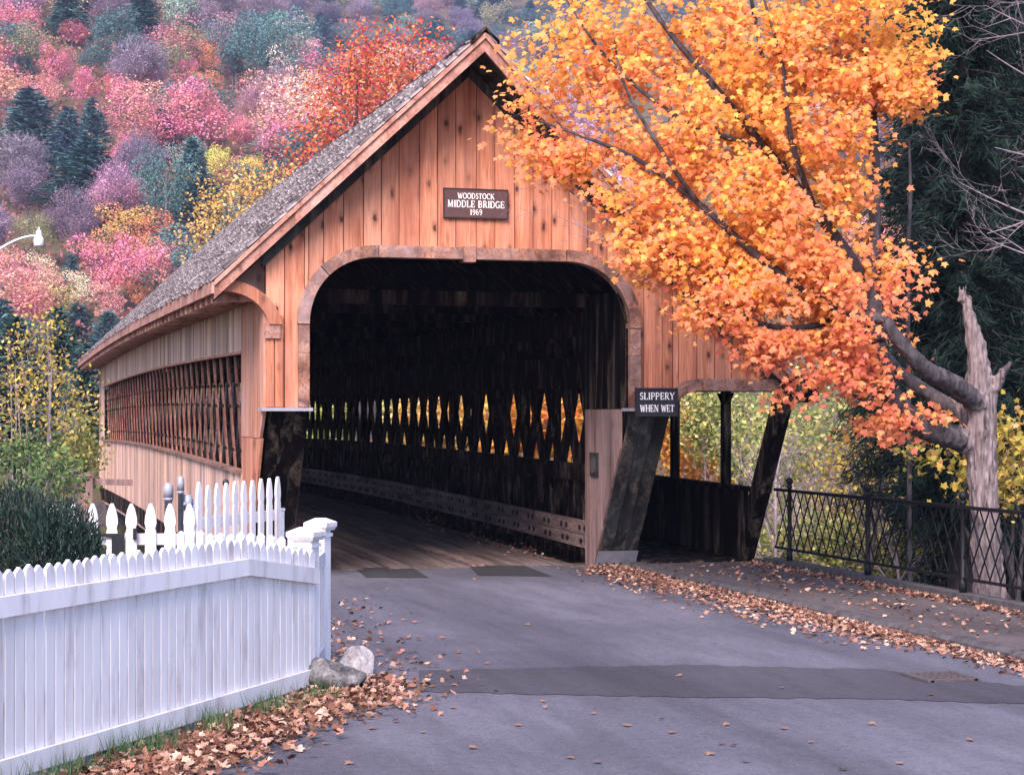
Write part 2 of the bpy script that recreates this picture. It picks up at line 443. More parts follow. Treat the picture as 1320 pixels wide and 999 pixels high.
def build_terrain():
    xs = sorted(set([round(v, 2) for v in list(np.arange(-14, 16, 0.75)) + list(np.arange(-60, 80, 6.0)) + list(np.arange(-420, 480, 22.0)) + [-1000, -700, -500, 560, 760, 1000]]))
    ys = sorted(set([round(v, 2) for v in list(np.arange(-20, 42, 0.8)) + list(np.arange(42, 140, 7.0)) + list(np.arange(140, 620, 14.0)) + list(np.arange(620, 1150, 45.0)) + [-200, -120, -70, -45, -30]]))
    V = [(x, y, terrain(x, y)) for y in ys for x in xs]
    n = len(xs)
    F = [(j * n + i, j * n + i + 1, (j + 1) * n + i + 1, (j + 1) * n + i) for j in range(len(ys) - 1) for i in range(n - 1)]
    o = link('ground', np_mesh('ground', V, F, M['ground'], True))
    tag(o, kind='structure')
build_terrain()
m = MB(); m.add([(-200, 4, -3.9), (200, 4, -3.9), (200, 31, -3.9), (-200, 31, -3.9)], [(0, 1, 2, 3)])
tag(m.build('river', M['water']), kind='structure')

KX = 2.40                                                 # kerb line, parallel to the bridge
# road surface: one sheet, left edge follows the verge in front of the fence
left_edge = [(-2.30, 1.62), (-2.45, 0.0), (-2.62, -3.0), (-2.66, -6.3), (-2.86, -7.6), (-3.40, -9.2), (-4.75, -11.2), (-6.4, -13.6), (-8.2, -17.5), (-14, -24), (-20, -45)]
ye = sorted({p[1] for p in left_edge} | {-0.8, -2, -4.2, -5.2, -7, -8.4, -10, -12.4, -15.5, -20, -30}, reverse=True)
def ledge(y):
    pts = sorted((b, a) for a, b in left_edge)
    return interp(y, pts)
V = []; F = []
for i, y in enumerate(ye):
    a = ledge(y) + 0.06 * math.sin(i * 2.3)
    for k in range(7):
        V.append((a + (KX - a) * k / 6, y, 0.0))
for i in range(len(ye) - 1):
    for k in range(6):
        F.append((i * 7 + k, (i + 1) * 7 + k, (i + 1) * 7 + k + 1, i * 7 + k + 1))
tag(link('road', np_mesh('road', V, F, M['asphalt'])), kind='structure')

def sheet(name, pts, z, mat):
    m = MB(); m.add([(p[0], p[1], z) for p in pts], [tuple(range(len(pts)))])
    o = m.build(name, mat); n = o.data.polygons[0].normal
    if n.z < 0: o.data.flip_normals()
    tag(o, kind='structure'); return o
rr = random.Random(5)
def strip(name, top, bot, z, mat):
    """a patch between two rows of pixels on the road"""
    a = [gnd(*p) for p in top]; b = [gnd(*p) for p in bot]
    V = [(p.x, p.y, z) for p in a + b]; n = len(a)
    F = [(i, i + n, i + n + 1, i + 1) for i in range(n - 1)]
    o = link(name, np_mesh(name, V, F, mat)); tag(o, kind='structure'); return o
xs_ = [540 + 790 * k / 60 for k in range(61)]
strip('road_patch', [(x, interp(x, [(540, 864), (900, 857), (1130, 863), (1330, 886)]) + rr.uniform(-0.9, 0.9)) for x in xs_],
      [(x, interp(x, [(540, 892), (900, 899), (1130, 901), (1330, 908)]) + rr.uniform(-0.9, 0.9)) for x in xs_], 0.004, M['tar'])
strip('road_patch', [(455, 730.5), (527, 729.0)], [(472, 744.5), (553, 745)], 0.004, M['tar_dark'])
strip('road_patch', [(603, 729), (676, 729.0)], [(617, 742), (712, 743)], 0.004, M['tar_dark'])

# pavement beside the road with its kerb
m = MB(); m.box(KX + 0.15, 4.02, -40, 0.9, -0.10, 0.058); m.box(KX + 0.15, 4.02, 0.9, 33, -0.10, 0.056)
tag(m.build('pavement', M['walk']), kind='structure')
kerb = MB(); y = 1.2; i = 0
kr = random.Random(8)
kroot = empty('kerb', (KX + 0.07, -8, 0)); kroot['kind'] = 'structure'
while y > -24:
    L = kr.uniform(0.9, 1.5); g = kr.uniform(-0.012, 0.012)
    k = MB(); z1 = 0.066 + kr.uniform(-0.010, 0.008)
    k.prism([(KX + g, -0.1), (KX + 0.148, -0.1), (KX + 0.148, z1), (KX + 0.03 + g, z1), (KX + g, z1 - 0.03)], y - L + 0.012, y)
    k.build('kerb_stone', M['kerb'], kroot)
    y -= L
# low stone edging under the railing
m = MB(); m.box(4.022, 4.20, -26, 0.6, -0.3, 0.13)
tag(m.build('kerb_wall', M['kerb']), kind='structure')

# drain grate in the gutter
dg = gnd(1212, 874)
droot = empty('drain_grate', (dg.x, dg.y, 0.004), 'rusty iron drain grate set in the dark asphalt strip by the kerb', 'drain grate')
m = MB()
for s in (-1, 1):
    m.box(dg.x - 0.185, dg.x + 0.185, dg.y + s * 0.185 - 0.025, dg.y + s * 0.185 + 0.025, 0.005, 0.020)
    m.box(dg.x + s * 0.185 - 0.025, dg.x + s * 0.185 + 0.025, dg.y - 0.21, dg.y + 0.21, 0.006, 0.021)
m.build('frame', M['grate'], droot)
for i in range(6):
    xx = dg.x - 0.140 + i * 0.056
    MB().box(xx - 0.012, xx + 0.012, dg.y - 0.165, dg.y + 0.165, 0.007, 0.018).build('slat', M['grate'], droot)
for i in range(3):
    yy = dg.y - 0.09 + i * 0.09
    MB().box(dg.x - 0.165, dg.x + 0.165, yy - 0.012, yy + 0.012, 0.0065, 0.0165).build('crossbar', M['grate'], droot)

# ------------------------------------------------------------------ covered bridge
XC = 0.08; XL = -2.27; XR = 2.43; XW = 4.0                 # centre, left wall, right truss, outer wall of the footway
OL, OR_ = -1.78, 2.05                                      # carriage opening
ZR = 6.17; SL = 0.945; EL = 2.94; ER = 4.02; LEN = 33.4
def roof_z(x): return ZR - SL * abs(x - XC)
def rake_y(x):
    t = min(abs(x - XC) / 2.94, 1.0)
    return -0.12 - 0.62 * (1 - t) ** 1.25
bridge = empty('covered_bridge', (XC, 0, 0), 'long covered wooden bridge with stained pine portal and shingled gable roof', 'covered bridge')

# --- portal siding boards
def arch_z(x):                                            # soffit of the carriage opening
    a, b, zt = 0.80, 0.78, 3.70
    if x < OL + a: t = (OL + a - x) / a
    elif x > OR_ - a: t = (x - OR_ + a) / a
    else: return zt
    t = min(max(t, 0), 1)
    return zt - b * (1 - math.sqrt(max(0.0, 1 - t ** 2.1)))
def walk_z(x):                                            # soffit of the footway opening
    a, b, zt = 0.34, 0.26, 2.26
    t = min(max((2.60 + a - x) / a, 0), 1)
    return zt - b * (1 - math.sqrt(max(0.0, 1 - t * t)))
def board_bottom(x):
    if x < OL - 0.001 or OR_ < x < 2.60: return 1.985
    if x <= OR_: return arch_z(x) + 0.05
    return walk_z(x) + 0.04
rb = random.Random(3)
edges = [XL]
while edges[-1] < XW - 0.3: edges.append(edges[-1] + rb.uniform(0.205, 0.245))
edges.append(XW)
cuts = [OL, OR_, 2.60]
for i in range(len(edges) - 1):
    a, b = edges[i], edges[i + 1]
    spans = [a] + [c for c in cuts if a + 0.02 < c < b - 0.02] + [b]
    for p, q in zip(spans, spans[1:]):
        g = 0.005
        x0, x1 = p + g, q - g
        n = 6
        xsb = [x0 + (x1 - x0) * k / n for k in range(n + 1)]
        if x0 < XC < x1: xsb = sorted(xsb + [XC])
        mid = (x0 + x1) / 2
        if abs(mid - OL) > 0.15 or True:
            bot = [(x, board_bottom(min(max(x, p + 0.002), q - 0.002) if True else x)) for x in xsb]
        top = [(x, roof_z(x) - 0.17) for x in reversed(xsb)]
        yo = rb.uniform(0.0, 0.010)
        if top[0][1] - bot[-1][1] < 0.05: continue
        MB().prism(bot + top, 0.0 + yo, 0.032 + yo).build('siding_board', M['siding'], bridge)
# backing wall behind the boards, so no light comes through the joints
bk = MB()
def backing(x0, x1, n, bf):
    for k in range(n):
        a = x0 + (x1 - x0) * k / n; b = x0 + (x1 - x0) * (k + 1) / n
        m_ = [a, b] if not (a < XC < b) else [a, XC, b]
        bk.prism([(x, bf(x)) for x in m_] + [(x, roof_z(x) - 0.19) for x in reversed(m_)], 0.045, 0.12)
backing(XL + 0.01, OL, 1, lambda x: 1.99); backing(OL, OR_, 26, lambda x: arch_z(x) + 0.06)
backing(OR_, 2.60, 1, lambda x: 1.99); backing(2.60, XW - 0.01, 10, lambda x: walk_z(x) + 0.05)
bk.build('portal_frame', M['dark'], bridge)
# corner board strips beside the left jamb
for x in (XL + 0.005, XL + 0.105):
    MB().box(x, x + 0.085, -0.030, -0.002, 1.99, 3.02).build('corner_board', M['siding'], bridge)

# --- trim round the openings
def arc_trim(f, x0, x1, n, w, y0, y1):
    """piece of trim between soffit f and f + w"""
    m = MB()
    xs = [x0 + (x1 - x0) * k / n for k in range(n + 1)]
    def nrm(x):
        e = 1e-3; d = (f(min(x + e, OR_ - 1e-4) if x < 2.1 else x + e) - f(max(x - e, OL + 1e-4))) / (2 * e)
        L = math.hypot(1, d); return (-d / L, 1 / L)
    inn = [(x, f(x)) for x in xs]
    out = [(x + nrm(x)[0] * w, f(x) + nrm(x)[1] * w) for x in xs]
    m.prism(inn + out[::-1], y0, y1)
    return m
TW = 0.135
def jamb(x0, x1, z0, z1): MB().box(x0, x1, -0.055, 0.13, z0, z1).build('jamb_board', M['trim'], bridge)
jamb(OL - 0.125, OL, 1.99, 2.60); jamb(OL - 0.125, OL, 2.604, 2.915)
jamb(OR_, OR_ + 0.125, 1.99, 2.60); jamb(OR_, OR_ + 0.125, 2.604, 2.915)
def corner_piece(side, a0, a1):
    """thick curved trim on the rounded corner, between two angles of the ellipse"""
    a, b, zt = 0.80, 0.78, 3.70
    cx = OL + a if side < 0 else OR_ - a
    n = 7; inn = []; out = []
    for k in range(n + 1):
        t = math.radians(a0 + (a1 - a0) * k / n)
        ex = 2 / 2.1
        px = math.copysign(abs(math.cos(t)) ** ex, math.cos(t)); pz = abs(math.sin(t)) ** ex
        inn.append((cx + side * a * px, zt - b + b * pz))
        out.append((cx + side * (a + TW) * px, zt - b + (b + TW) * pz))
    poly = inn + out[::-1]
    if side < 0: poly = poly[::-1]
    MB().prism(poly, -0.058, 0.13).build('arch_trim', M['trim'], bridge)
for s in (-1, 1):
    corner_piece(s, 0.5, 44.6); corner_piece(s, 45.4, 89.5)
MB().box(OL + 0.80, XC - 0.075, -0.055, 0.13, 3.70, 3.835).build('lintel_board', M['trim'], bridge)
MB().box(XC + 0.075, OR_ - 0.80, -0.052, 0.13, 3.70, 3.835).build('lintel_board', M['trim'], bridge)
MB().box(XC - 0.072, XC + 0.072, -0.075, 0.13, 3.665, 3.85).build('keystone_block', M['trim'], bridge)
# footway arch
poly = []
xsw = [2.60 + 0.36 * k / 10 for k in range(11)]
inn = [(x, walk_z(x) - 0.07) for x in xsw]; out = [(x - 0.06 * (1 - k / 10), walk_z(x) + 0.075) for k, x in enumerate(xsw)]
MB().prism(inn + out[::-1], -0.055, 0.13).build('arch_trim', M['trim'], bridge)
MB().box(2.965, XW, -0.055, 0.13, 2.19, 2.33).build('lintel_board', M['trim'], bridge)
# ledges over the leaning braces
MB().box(XL - 0.06, OL + 0.03, -0.11, 0.20, 1.945, 1.982).build('ledge', M['sheet'], bridge)
MB().box(OR_ - 0.03, 2.62, -0.11, 0.20, 1.945, 1.982).build('ledge', M['sheet'], bridge)

# --- leaning braces with their planks and side panels
def lean(z): return 1.35 * (1 - z / 1.97)                  # front of the brace at height z
def brace(x0, x1, mat):
    n = 3
    for k in range(n):
        a = x0 + (x1 - x0) * k / n + 0.004; b = x0 + (x1 - x0) * (k + 1) / n - 0.004
        o = 0.006 * (k % 2)
        MB().hexa([(a, lean(0) + o, 0.0), (b, lean(0) + o, 0.0), (b, lean(0) + 0.05, 0.0), (a, lean(0) + 0.05, 0.0),
                   (a, lean(1.94) + o, 1.94), (b, lean(1.94) + o, 1.94), (b, lean(1.94) + 0.05, 1.94), (a, lean(1.94) + 0.05, 1.94)]).build('brace_plank', mat, bridge)
    # inner core
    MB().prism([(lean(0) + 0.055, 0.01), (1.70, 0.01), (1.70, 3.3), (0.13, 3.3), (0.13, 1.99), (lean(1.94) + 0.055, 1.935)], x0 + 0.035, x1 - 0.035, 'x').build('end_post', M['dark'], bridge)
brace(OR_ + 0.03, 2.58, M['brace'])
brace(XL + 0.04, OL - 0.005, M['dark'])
# sheet metal shoe at the foot
def shoe(z0, z1):
    m = MB(); a, b = OR_ + 0.015, 2.592
    m.hexa([(a, lean(z0) - 0.012, z0), (b, lean(z0) - 0.012, z0), (b, lean(z0) - 0.002, z0), (a, lean(z0) - 0.002, z0),
            (a, lean(z1) - 0.012, z1), (b, lean(z1) - 0.012, z1), (b, lean(z1) - 0.002, z1), (a, lean(z1) - 0.002, z1)])
    return m.build('metal_shoe', M['sheet'], bridge)
sh = shoe(0.005, 0.20)
for i in range(6):
    xx = OR_ + 0.06 + i * 0.094; z = 0.04
    m = MB(); m.tube([(xx, lean(z) - 0.022, z), (xx, lean(z) - 0.010, z)], 0.010, 6); m.build('nail_head', M['iron'], sh)
# boarded inner cheeks of the end posts
for (xa, nm) in ((OR_, 1), (OL, -1)):
    ys_ = [0.0, 0.34, 0.68, 1.02, 1.36, 1.72]
    for a, b in zip(ys_, ys_[1:]):
        a += 0.004; b -= 0.004
        za = max(0.0, 1.97 * (1 - (a - 0.02) / 1.35)); zb = max(0.0, 1.97 * (1 - (b - 0.02) / 1.35))
        poly = [(a, za), (b, zb), (b, 3.4), (a, 3.4)]
        if za > 1.93: poly[0] = (a, 1.93)
        x0, x1 = (xa + 0.002, xa + 0.030) if nm > 0 else (xa - 0.030, xa - 0.002)
        if a < 0.13: poly = [(0.14, min(za, 1.93)), (b, zb), (b, 3.4), (0.14, 3.4)]
        lo = [(a_, min(b_, 1.97)) for a_, b_ in poly]; y_a = poly[0][0]
        if poly[0][1] < 1.9: MB().prism(lo, x0, x1, 'x').build('cheek_board', M['endpanel'], bridge)
        MB().prism([(y_a, 1.976), (b, 1.976), (b, 3.4), (y_a, 3.4)], x0, x1, 'x').build('cheek_board', M['dark'], bridge)  # upper boards in near-black wood, the jamb's shade put into their colour
# small framed notice on the cheek board
nb = MB(); nb.box(OR_ - 0.020, OR_ + 0.0015, 1.16, 1.46, 1.13, 1.43)
fr = nb.build('notice_frame', M['brace'], bridge)
MB().box(OR_ - 0.026, OR_ - 0.0225, 1.21, 1.41, 1.18, 1.38).build('notice_plate', M['kerb'], fr)

# --- deck
dx = 0.0; kx = [XL + 0.25 + i * 0.30 for i in range(14)] 
segs = [1.63, 7.2, 12.9, 18.3, 23.8, 28.6, 33.2]
deck = empty('bridge_deck', (XC, 17, 0)); deck.parent = bridge; deck.matrix_parent_inverse = Matrix.Translation(-Vector((XC, 0, 0)))
def deck_strip(x0, x1, y0, y1, zt, zb, name, mat, parent):
    m = MB(); n = 6
    for k in range(n):
        a = y0 + (y1 - y0) * k / n; b = y0 + (y1 - y0) * (k + 1) / n; ca, cb = camber(a), camber(b)
        m.hexa([(x0, a, zb + ca), (x1, a, zb + ca), (x1, b, zb + cb), (x0, b, zb + cb), (x0, a, zt + ca), (x1, a, zt + ca), (x1, b, zt + cb), (x0, b, zt + cb)])
    o = link(name, m.mesh(name, mat), parent, False)
    if parent is deck: o.matrix_parent_inverse = Matrix.Translation(-Vector((XC, 17, 0)))
    elif parent.parent is None: o.matrix_parent_inverse = Matrix.Translation(-Vector(parent.location))
    return o
rd = random.Random(9)
for i, x in enumerate(kx[:-1]):
    off = rd.uniform(-1.5, 1.5)
    ss = [segs[0]] + [s + off for s in segs[1:-1]] + [segs[-1]]
    for a, b in zip(ss, ss[1:]):
        deck_strip(x + 0.005, x + 0.295, a + 0.004, b - 0.004, -0.012 + rd.uniform(-0.006, 0.006), -0.10, 'floor_plank', M['deck'], deck)
deck_strip(0.55, 0.70, 1.63, 33.2, 0.018, -0.008, 'runner_strip', M['chord'], deck)
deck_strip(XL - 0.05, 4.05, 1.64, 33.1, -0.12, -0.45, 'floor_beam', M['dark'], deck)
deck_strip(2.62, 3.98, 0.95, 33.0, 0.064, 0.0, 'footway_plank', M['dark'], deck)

# --- town lattice trusses
TAN = math.tan(math.radians(60)); RUN = 1 / TAN; PITCH = 0.80; PW = 0.31
plank_cache = {}
def plank_mesh(zs, ze, lean_s, thick, PW=PW):
    key = (round(zs, 2), round(ze, 2), lean_s, thick, PW)
    if key not in plank_cache:
        m = MB(); a = lean_s * RUN * zs; b = lean_s * RUN * ze; h = PW / 2
        t = thick / 2
        m.hexa([(-t, a - h, zs), (t, a - h, zs), (t, a + h, zs), (-t, a + h, zs), (-t, b - h, ze), (t, b - h, ze), (t, b + h, ze), (-t, b + h, ze)])
        plank_cache[key] = m.mesh('lattice_plank', None)
    return plank_cache[key]
def truss(xo, xi, mo, mi, pw=PW):
    for (x, s, mt) in ((xo, 1, mo), (xi, -1, mi)):
        for k in range(-3, 46):
            y0 = 1.1 + k * PITCH + (0.4 if s < 0 else 0)
            zs, ze = 0.06, 3.25
            # keep inside the end posts
            lo, hi = 1.72, 32.6
            if s > 0:
                zs = max(zs, (lo - y0) * TAN); ze = min(ze, (hi - y0) * TAN)
            else:
                zs = max(zs, (y0 - hi) * TAN); ze = min(ze, (y0 - lo) * TAN)
            if ze - zs < 0.3: continue
            me = plank_mesh(zs, ze, s, 0.022 if mt == 'lattice' else 0.034, pw if s > 0 else PW)
            if not me.materials: me.materials.append(None)
            o = link('lattice_plank', me, bridge, False)
            o.matrix_parent_inverse = Matrix.Translation(-Vector((XC, 0, 0)))
            o.material_slots[0].link = 'OBJECT'; o.material_slots[0].material = M[mt]
            o.location = (x, y0, camber(y0 + s * 0.9))
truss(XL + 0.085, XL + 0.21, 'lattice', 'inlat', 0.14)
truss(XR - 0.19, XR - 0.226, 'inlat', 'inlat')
# chords on the inner faces, in butted lengths
def chord(x0, x1, z0, z1, mat, L=2.75, seed=1, y0=1.74):
    r = random.Random(seed); y = y0
    while y < 32.5:
        l = min(L + r.uniform(-0.3, 0.3), 32.6 - y)
        if l < 0.3: break
        deck_strip(x0, x1, y + 0.004, y + l - 0.004, z1, z0, 'chord_plank', mat, bridge)
        y += l
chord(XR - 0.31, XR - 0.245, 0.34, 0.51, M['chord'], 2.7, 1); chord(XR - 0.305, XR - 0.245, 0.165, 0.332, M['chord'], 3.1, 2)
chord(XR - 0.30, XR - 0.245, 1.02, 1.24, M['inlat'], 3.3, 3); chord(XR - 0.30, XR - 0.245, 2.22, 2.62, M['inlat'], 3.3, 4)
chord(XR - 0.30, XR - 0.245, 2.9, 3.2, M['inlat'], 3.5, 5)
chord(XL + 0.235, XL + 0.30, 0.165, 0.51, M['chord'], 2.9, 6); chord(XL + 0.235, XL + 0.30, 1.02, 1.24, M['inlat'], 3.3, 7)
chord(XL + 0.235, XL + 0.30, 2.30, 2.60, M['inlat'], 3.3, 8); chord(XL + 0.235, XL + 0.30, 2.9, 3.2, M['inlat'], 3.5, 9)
# bolts and washers (far too many and too small to pick apart)
bm_ = MB()
for k in range(0, 40):
    y0 = 1.9 + k * PITCH
    for z in (0.25, 0.42):
        for dy in (-0.10, 0.12):
            y = y0 + dy + z * 0.3
            bm_.tube([(XR - 0.325, y, z + camber(y)), (XR - 0.300, y, z + camber(y))], 0.034, 6)
    for z in (1.42, 1.98, 2.25):
        y = 1.1 + k * PITCH + RUN * z
        if y > 32: continue
        for dy in (-0.08, 0.08):
            bm_.tube([(XL + 0.050, y + dy, z + camber(y)), (XL + 0.069, y + dy, z + camber(y))], 0.022, 6)
b_ = bm_.build('bolts', M['iron'], bridge); b_['kind'] = 'stuff'

# --- boarded side walls with their long openings
def wall_strip(name, x0, x1, boards, zb, zt, mat, y0, y1, w=0.17, seed=2):
    r = random.Random(seed); m = MB(); y = y0
    while y < y1 - 0.02:
        b = min(y + w * r.uniform(0.85, 1.15), y1); c = camber((y + b) / 2); o = r.uniform(0, 0.009)
        m.box(x0 - o, x1 - o, y + 0.003, b - 0.003, zb((y + b) / 2) + c + r.uniform(-.006, .006), zt((y + b) / 2) + c); y = b
    o = m.build(name, mat, bridge); o['kind'] = 'stuff'; return o
WB, WT = 1.17, 2.66
wall_strip('upper_siding', XL - 0.02, XL + 0.01, 0, lambda y: WT, lambda y: 3.26, M['side'], 1.97, 31.2, seed=3)
wall_strip('lower_siding', XL - 0.02, XL + 0.01, 0, lambda y: -0.52, lambda y: WB - 0.01, M['side'], 1.90, 33.3, seed=4)
# near corner: boards whose front edge leans back below the ledge
for i, (a, b) in enumerate(((0.0, 0.32), (0.32, 0.65), (0.65, 0.98), (0.98, 1.31), (1.31, 1.64), (1.64, 1.965))):
    za = 1.96 * (1 - a / 1.35) if a < 1.35 else -0.5; zb = 1.96 * (1 - b / 1.35) if b < 1.35 else -0.5
    if i == 0: za = 1.95
    # upper grey part and lower orange part
    MB().prism([(a + .003, 1.64 if za < 1.64 else za), (b - .003, 1.64 if zb < 1.64 else zb), (b - .003, 3.26), (a + .003, 3.26)], XL - 0.022, XL + 0.01, 'x').build('corner_board', M['corner'], bridge)
    if zb < 1.63:
        MB().prism([(a + .003 if za < 1.635 else 1.35 * (1 - 1.635 / 1.96), min(za, 1.635)), (b - .003, zb), (b - .003, 1.635), (a + .003 if za < 1.635 else 1.35 * (1 - 1.635 / 1.96) + 0.002, 1.636)], XL - 0.016, XL + 0.01, 'x').build('corner_board', M['siding'], bridge)
wall_strip('far_siding', XL - 0.021, XL + 0.01, 0, lambda y: WB - 0.01, lambda y: 3.26, M['side'], 31.2, 33.3, seed=6)
def side_rail(name, x0, x1, z0, z1, y0, y1, mat, n=8):
    m = MB()
    for k in range(n):
        a = y0 + (y1 - y0) * k / n; b = y0 + (y1 - y0) * (k + 1) / n; ca, cb = camber(a), camber(b)
        m.hexa([(x0, a, z0 + ca), (x1, a, z0 + ca), (x1, b, z0 + cb), (x0, b, z0 + cb), (x0, a, z1 + ca), (x1, a, z1 + ca), (x1, b, z1 + cb), (x0, b, z1 + cb)])
    return m.build(name, mat, bridge)
side_rail('window_sill', XL - 0.075, XL + 0.05, WB - 0.008, WB + 0.032, 1.97, 31.2, M['trim'], 14)
side_rail('window_head', XL - 0.028, XL + 0.04, WT - 0.03, WT + 0.002, 1.97, 31.2, M['corner'], 14)
# far side: outer wall of the footway
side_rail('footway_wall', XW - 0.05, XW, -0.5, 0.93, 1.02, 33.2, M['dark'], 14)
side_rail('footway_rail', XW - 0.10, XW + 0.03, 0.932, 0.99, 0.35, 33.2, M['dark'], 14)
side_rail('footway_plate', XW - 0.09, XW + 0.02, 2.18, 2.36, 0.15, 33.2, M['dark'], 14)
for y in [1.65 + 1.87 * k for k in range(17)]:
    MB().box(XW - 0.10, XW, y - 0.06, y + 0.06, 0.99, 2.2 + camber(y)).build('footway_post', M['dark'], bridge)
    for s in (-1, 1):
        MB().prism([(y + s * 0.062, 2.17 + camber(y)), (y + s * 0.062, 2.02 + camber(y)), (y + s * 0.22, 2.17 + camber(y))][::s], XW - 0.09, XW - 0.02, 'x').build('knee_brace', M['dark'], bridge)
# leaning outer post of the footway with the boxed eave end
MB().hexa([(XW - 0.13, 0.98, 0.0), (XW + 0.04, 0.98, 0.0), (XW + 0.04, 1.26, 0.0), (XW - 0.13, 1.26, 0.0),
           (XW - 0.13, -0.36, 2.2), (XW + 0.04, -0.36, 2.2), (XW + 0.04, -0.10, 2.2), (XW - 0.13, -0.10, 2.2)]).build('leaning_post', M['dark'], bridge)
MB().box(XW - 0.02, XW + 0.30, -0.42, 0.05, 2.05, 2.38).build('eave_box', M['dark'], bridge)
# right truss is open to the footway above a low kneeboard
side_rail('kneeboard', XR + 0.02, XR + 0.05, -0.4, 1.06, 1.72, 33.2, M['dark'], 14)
MB().box(XL - 0.3, XW + 0.3, 1.9, 4.2, -4.9, -0.47).build('abutment', M['kerb'], bridge)
MB().box(XL - 0.3, XW + 0.3, 30.5, 33.5, -4.9, -0.47).build('abutment', M['kerb'], bridge)

# --- roof
def roof_side(s, ext, seed):
    """deck slab of one roof slope; s = -1 left, +1 right"""
    n = 10; m = MB(); off = 0.085
    ys_ = [None] + [2.0 + (LEN - 2.0) * k / n for k in range(n + 1)]
    xs = [XC + s * ext * k / 8 for k in range(9)]
    V = []
    for yy in ys_:
        for x in xs:
            y = rake_y(x) if yy is None else yy
            V.append((x, y, roof_z(x) - 0.03 + camber(y)))
    nb_ = len(V)
    V += [(x, y, z - off) for x, y, z in V]
    F = []; r = len(ys_)
    for j in range(r - 1):
        for i in range(8):
            a = j * 9 + i; q = (a, a + 1, a + 10, a + 9)
            F.append(q if s > 0 else q[::-1]); q2 = tuple(t + nb_ for t in q); F.append(q2[::-1] if s > 0 else q2)
    for i in range(8):
        F.append((i, i + 1, i + 1 + nb_, i + nb_)); b = (r - 1) * 9 + i; F.append((b, b + 1, b + 1 + nb_, b + nb_))
    for j in range(r - 1):
        for c in (0, 8):
            a = j * 9 + c; F.append((a, a + 9, a + 9 + nb_, a + nb_))
    o = link('roof', bpy.data.meshes.new('roof'), bridge)
    o.data.from_pydata(V, [], F); o.data.update(); o.data.materials.append(M['dark'])
    # shingles
    slope = math.hypot(1, SL); L = ext * slope; ex = 0.185; nc = int(L / ex) + 1
    ux, uz = s / slope, -SL / slope                        # down the slope
    nx, nz = -uz * s * s * (1 if s > 0 else -1), abs(ux)   # outward normal
    nx = SL / slope * s; nz = 1 / slope
    rs = np.random.RandomState(seed); SV = []; SF = []; c0 = 0
    for c in range(nc):
        d1 = min((c + 1) * ex, L + 0.05); d0 = max(d1 - ex * 2.0, 0.0)
        xm = XC + ux * (d1)
        y = rake_y(xm) - 0.05 + rs.uniform(-0.02, 0.02)
        while y < LEN:
            w = rs.uniform(0.10, 0.26); j = rs.uniform(-0.022, 0.026); th = rs.uniform(0.030, 0.052); lift = 0.010 + rs.uniform(0, 0.012)
            a, b = y + 0.003, y + w - 0.003
            cz = camber(y)
            def P(d, yy, h): return (XC + ux * d + nx * h, yy, ZR + uz * d + nz * h + cz)
            e = d1 + j
            SV += [P(d0, a, 0.0), P(d0, b, 0.0), P(e, b, lift), P(e, a, lift), P(d0, a, 0.008), P(d0, b, 0.008), P(e, b, lift + th), P(e, a, lift + th)]
            q = c0
            SF += [(q + 4, q + 5, q + 6, q + 7), (q + 3, q + 2, q + 6, q + 7)[::-1], (q, q + 3, q + 7, q + 4), (q + 1, q + 5, q + 6, q + 2)]
            c0 += 8; y += w
    sg = link('shingles', np_mesh('shingles', SV, SF, M['shingle']), o); sg['kind'] = 'stuff'
    return o
roofL = roof_side(-1, EL, 11)
roofR = roof_side(1, ER, 12)
# ridge boards
for s in (-1, 1):
    m = MB(); a = XC; w = 0.16
    for k in range(6):
        y0 = -0.80 + (LEN + 0.8) * k / 6; y1 = -0.80 + (LEN + 0.8) * (k + 1) / 6
        def R(d, h, y): return (XC + s * d, y, ZR + 0.055 - SL * d + h + camber(y))
        m.hexa([R(0, -0.02, y0), R(w, -0.02, y0), R(w, -0.02, y1), R(0, -0.02, y1), R(0, 0.012, y0), R(w, 0.012, y0), R(w, 0.012, y1), R(0, 0.012, y1)])
    m.build('ridge_board', M['dark'], bridge)
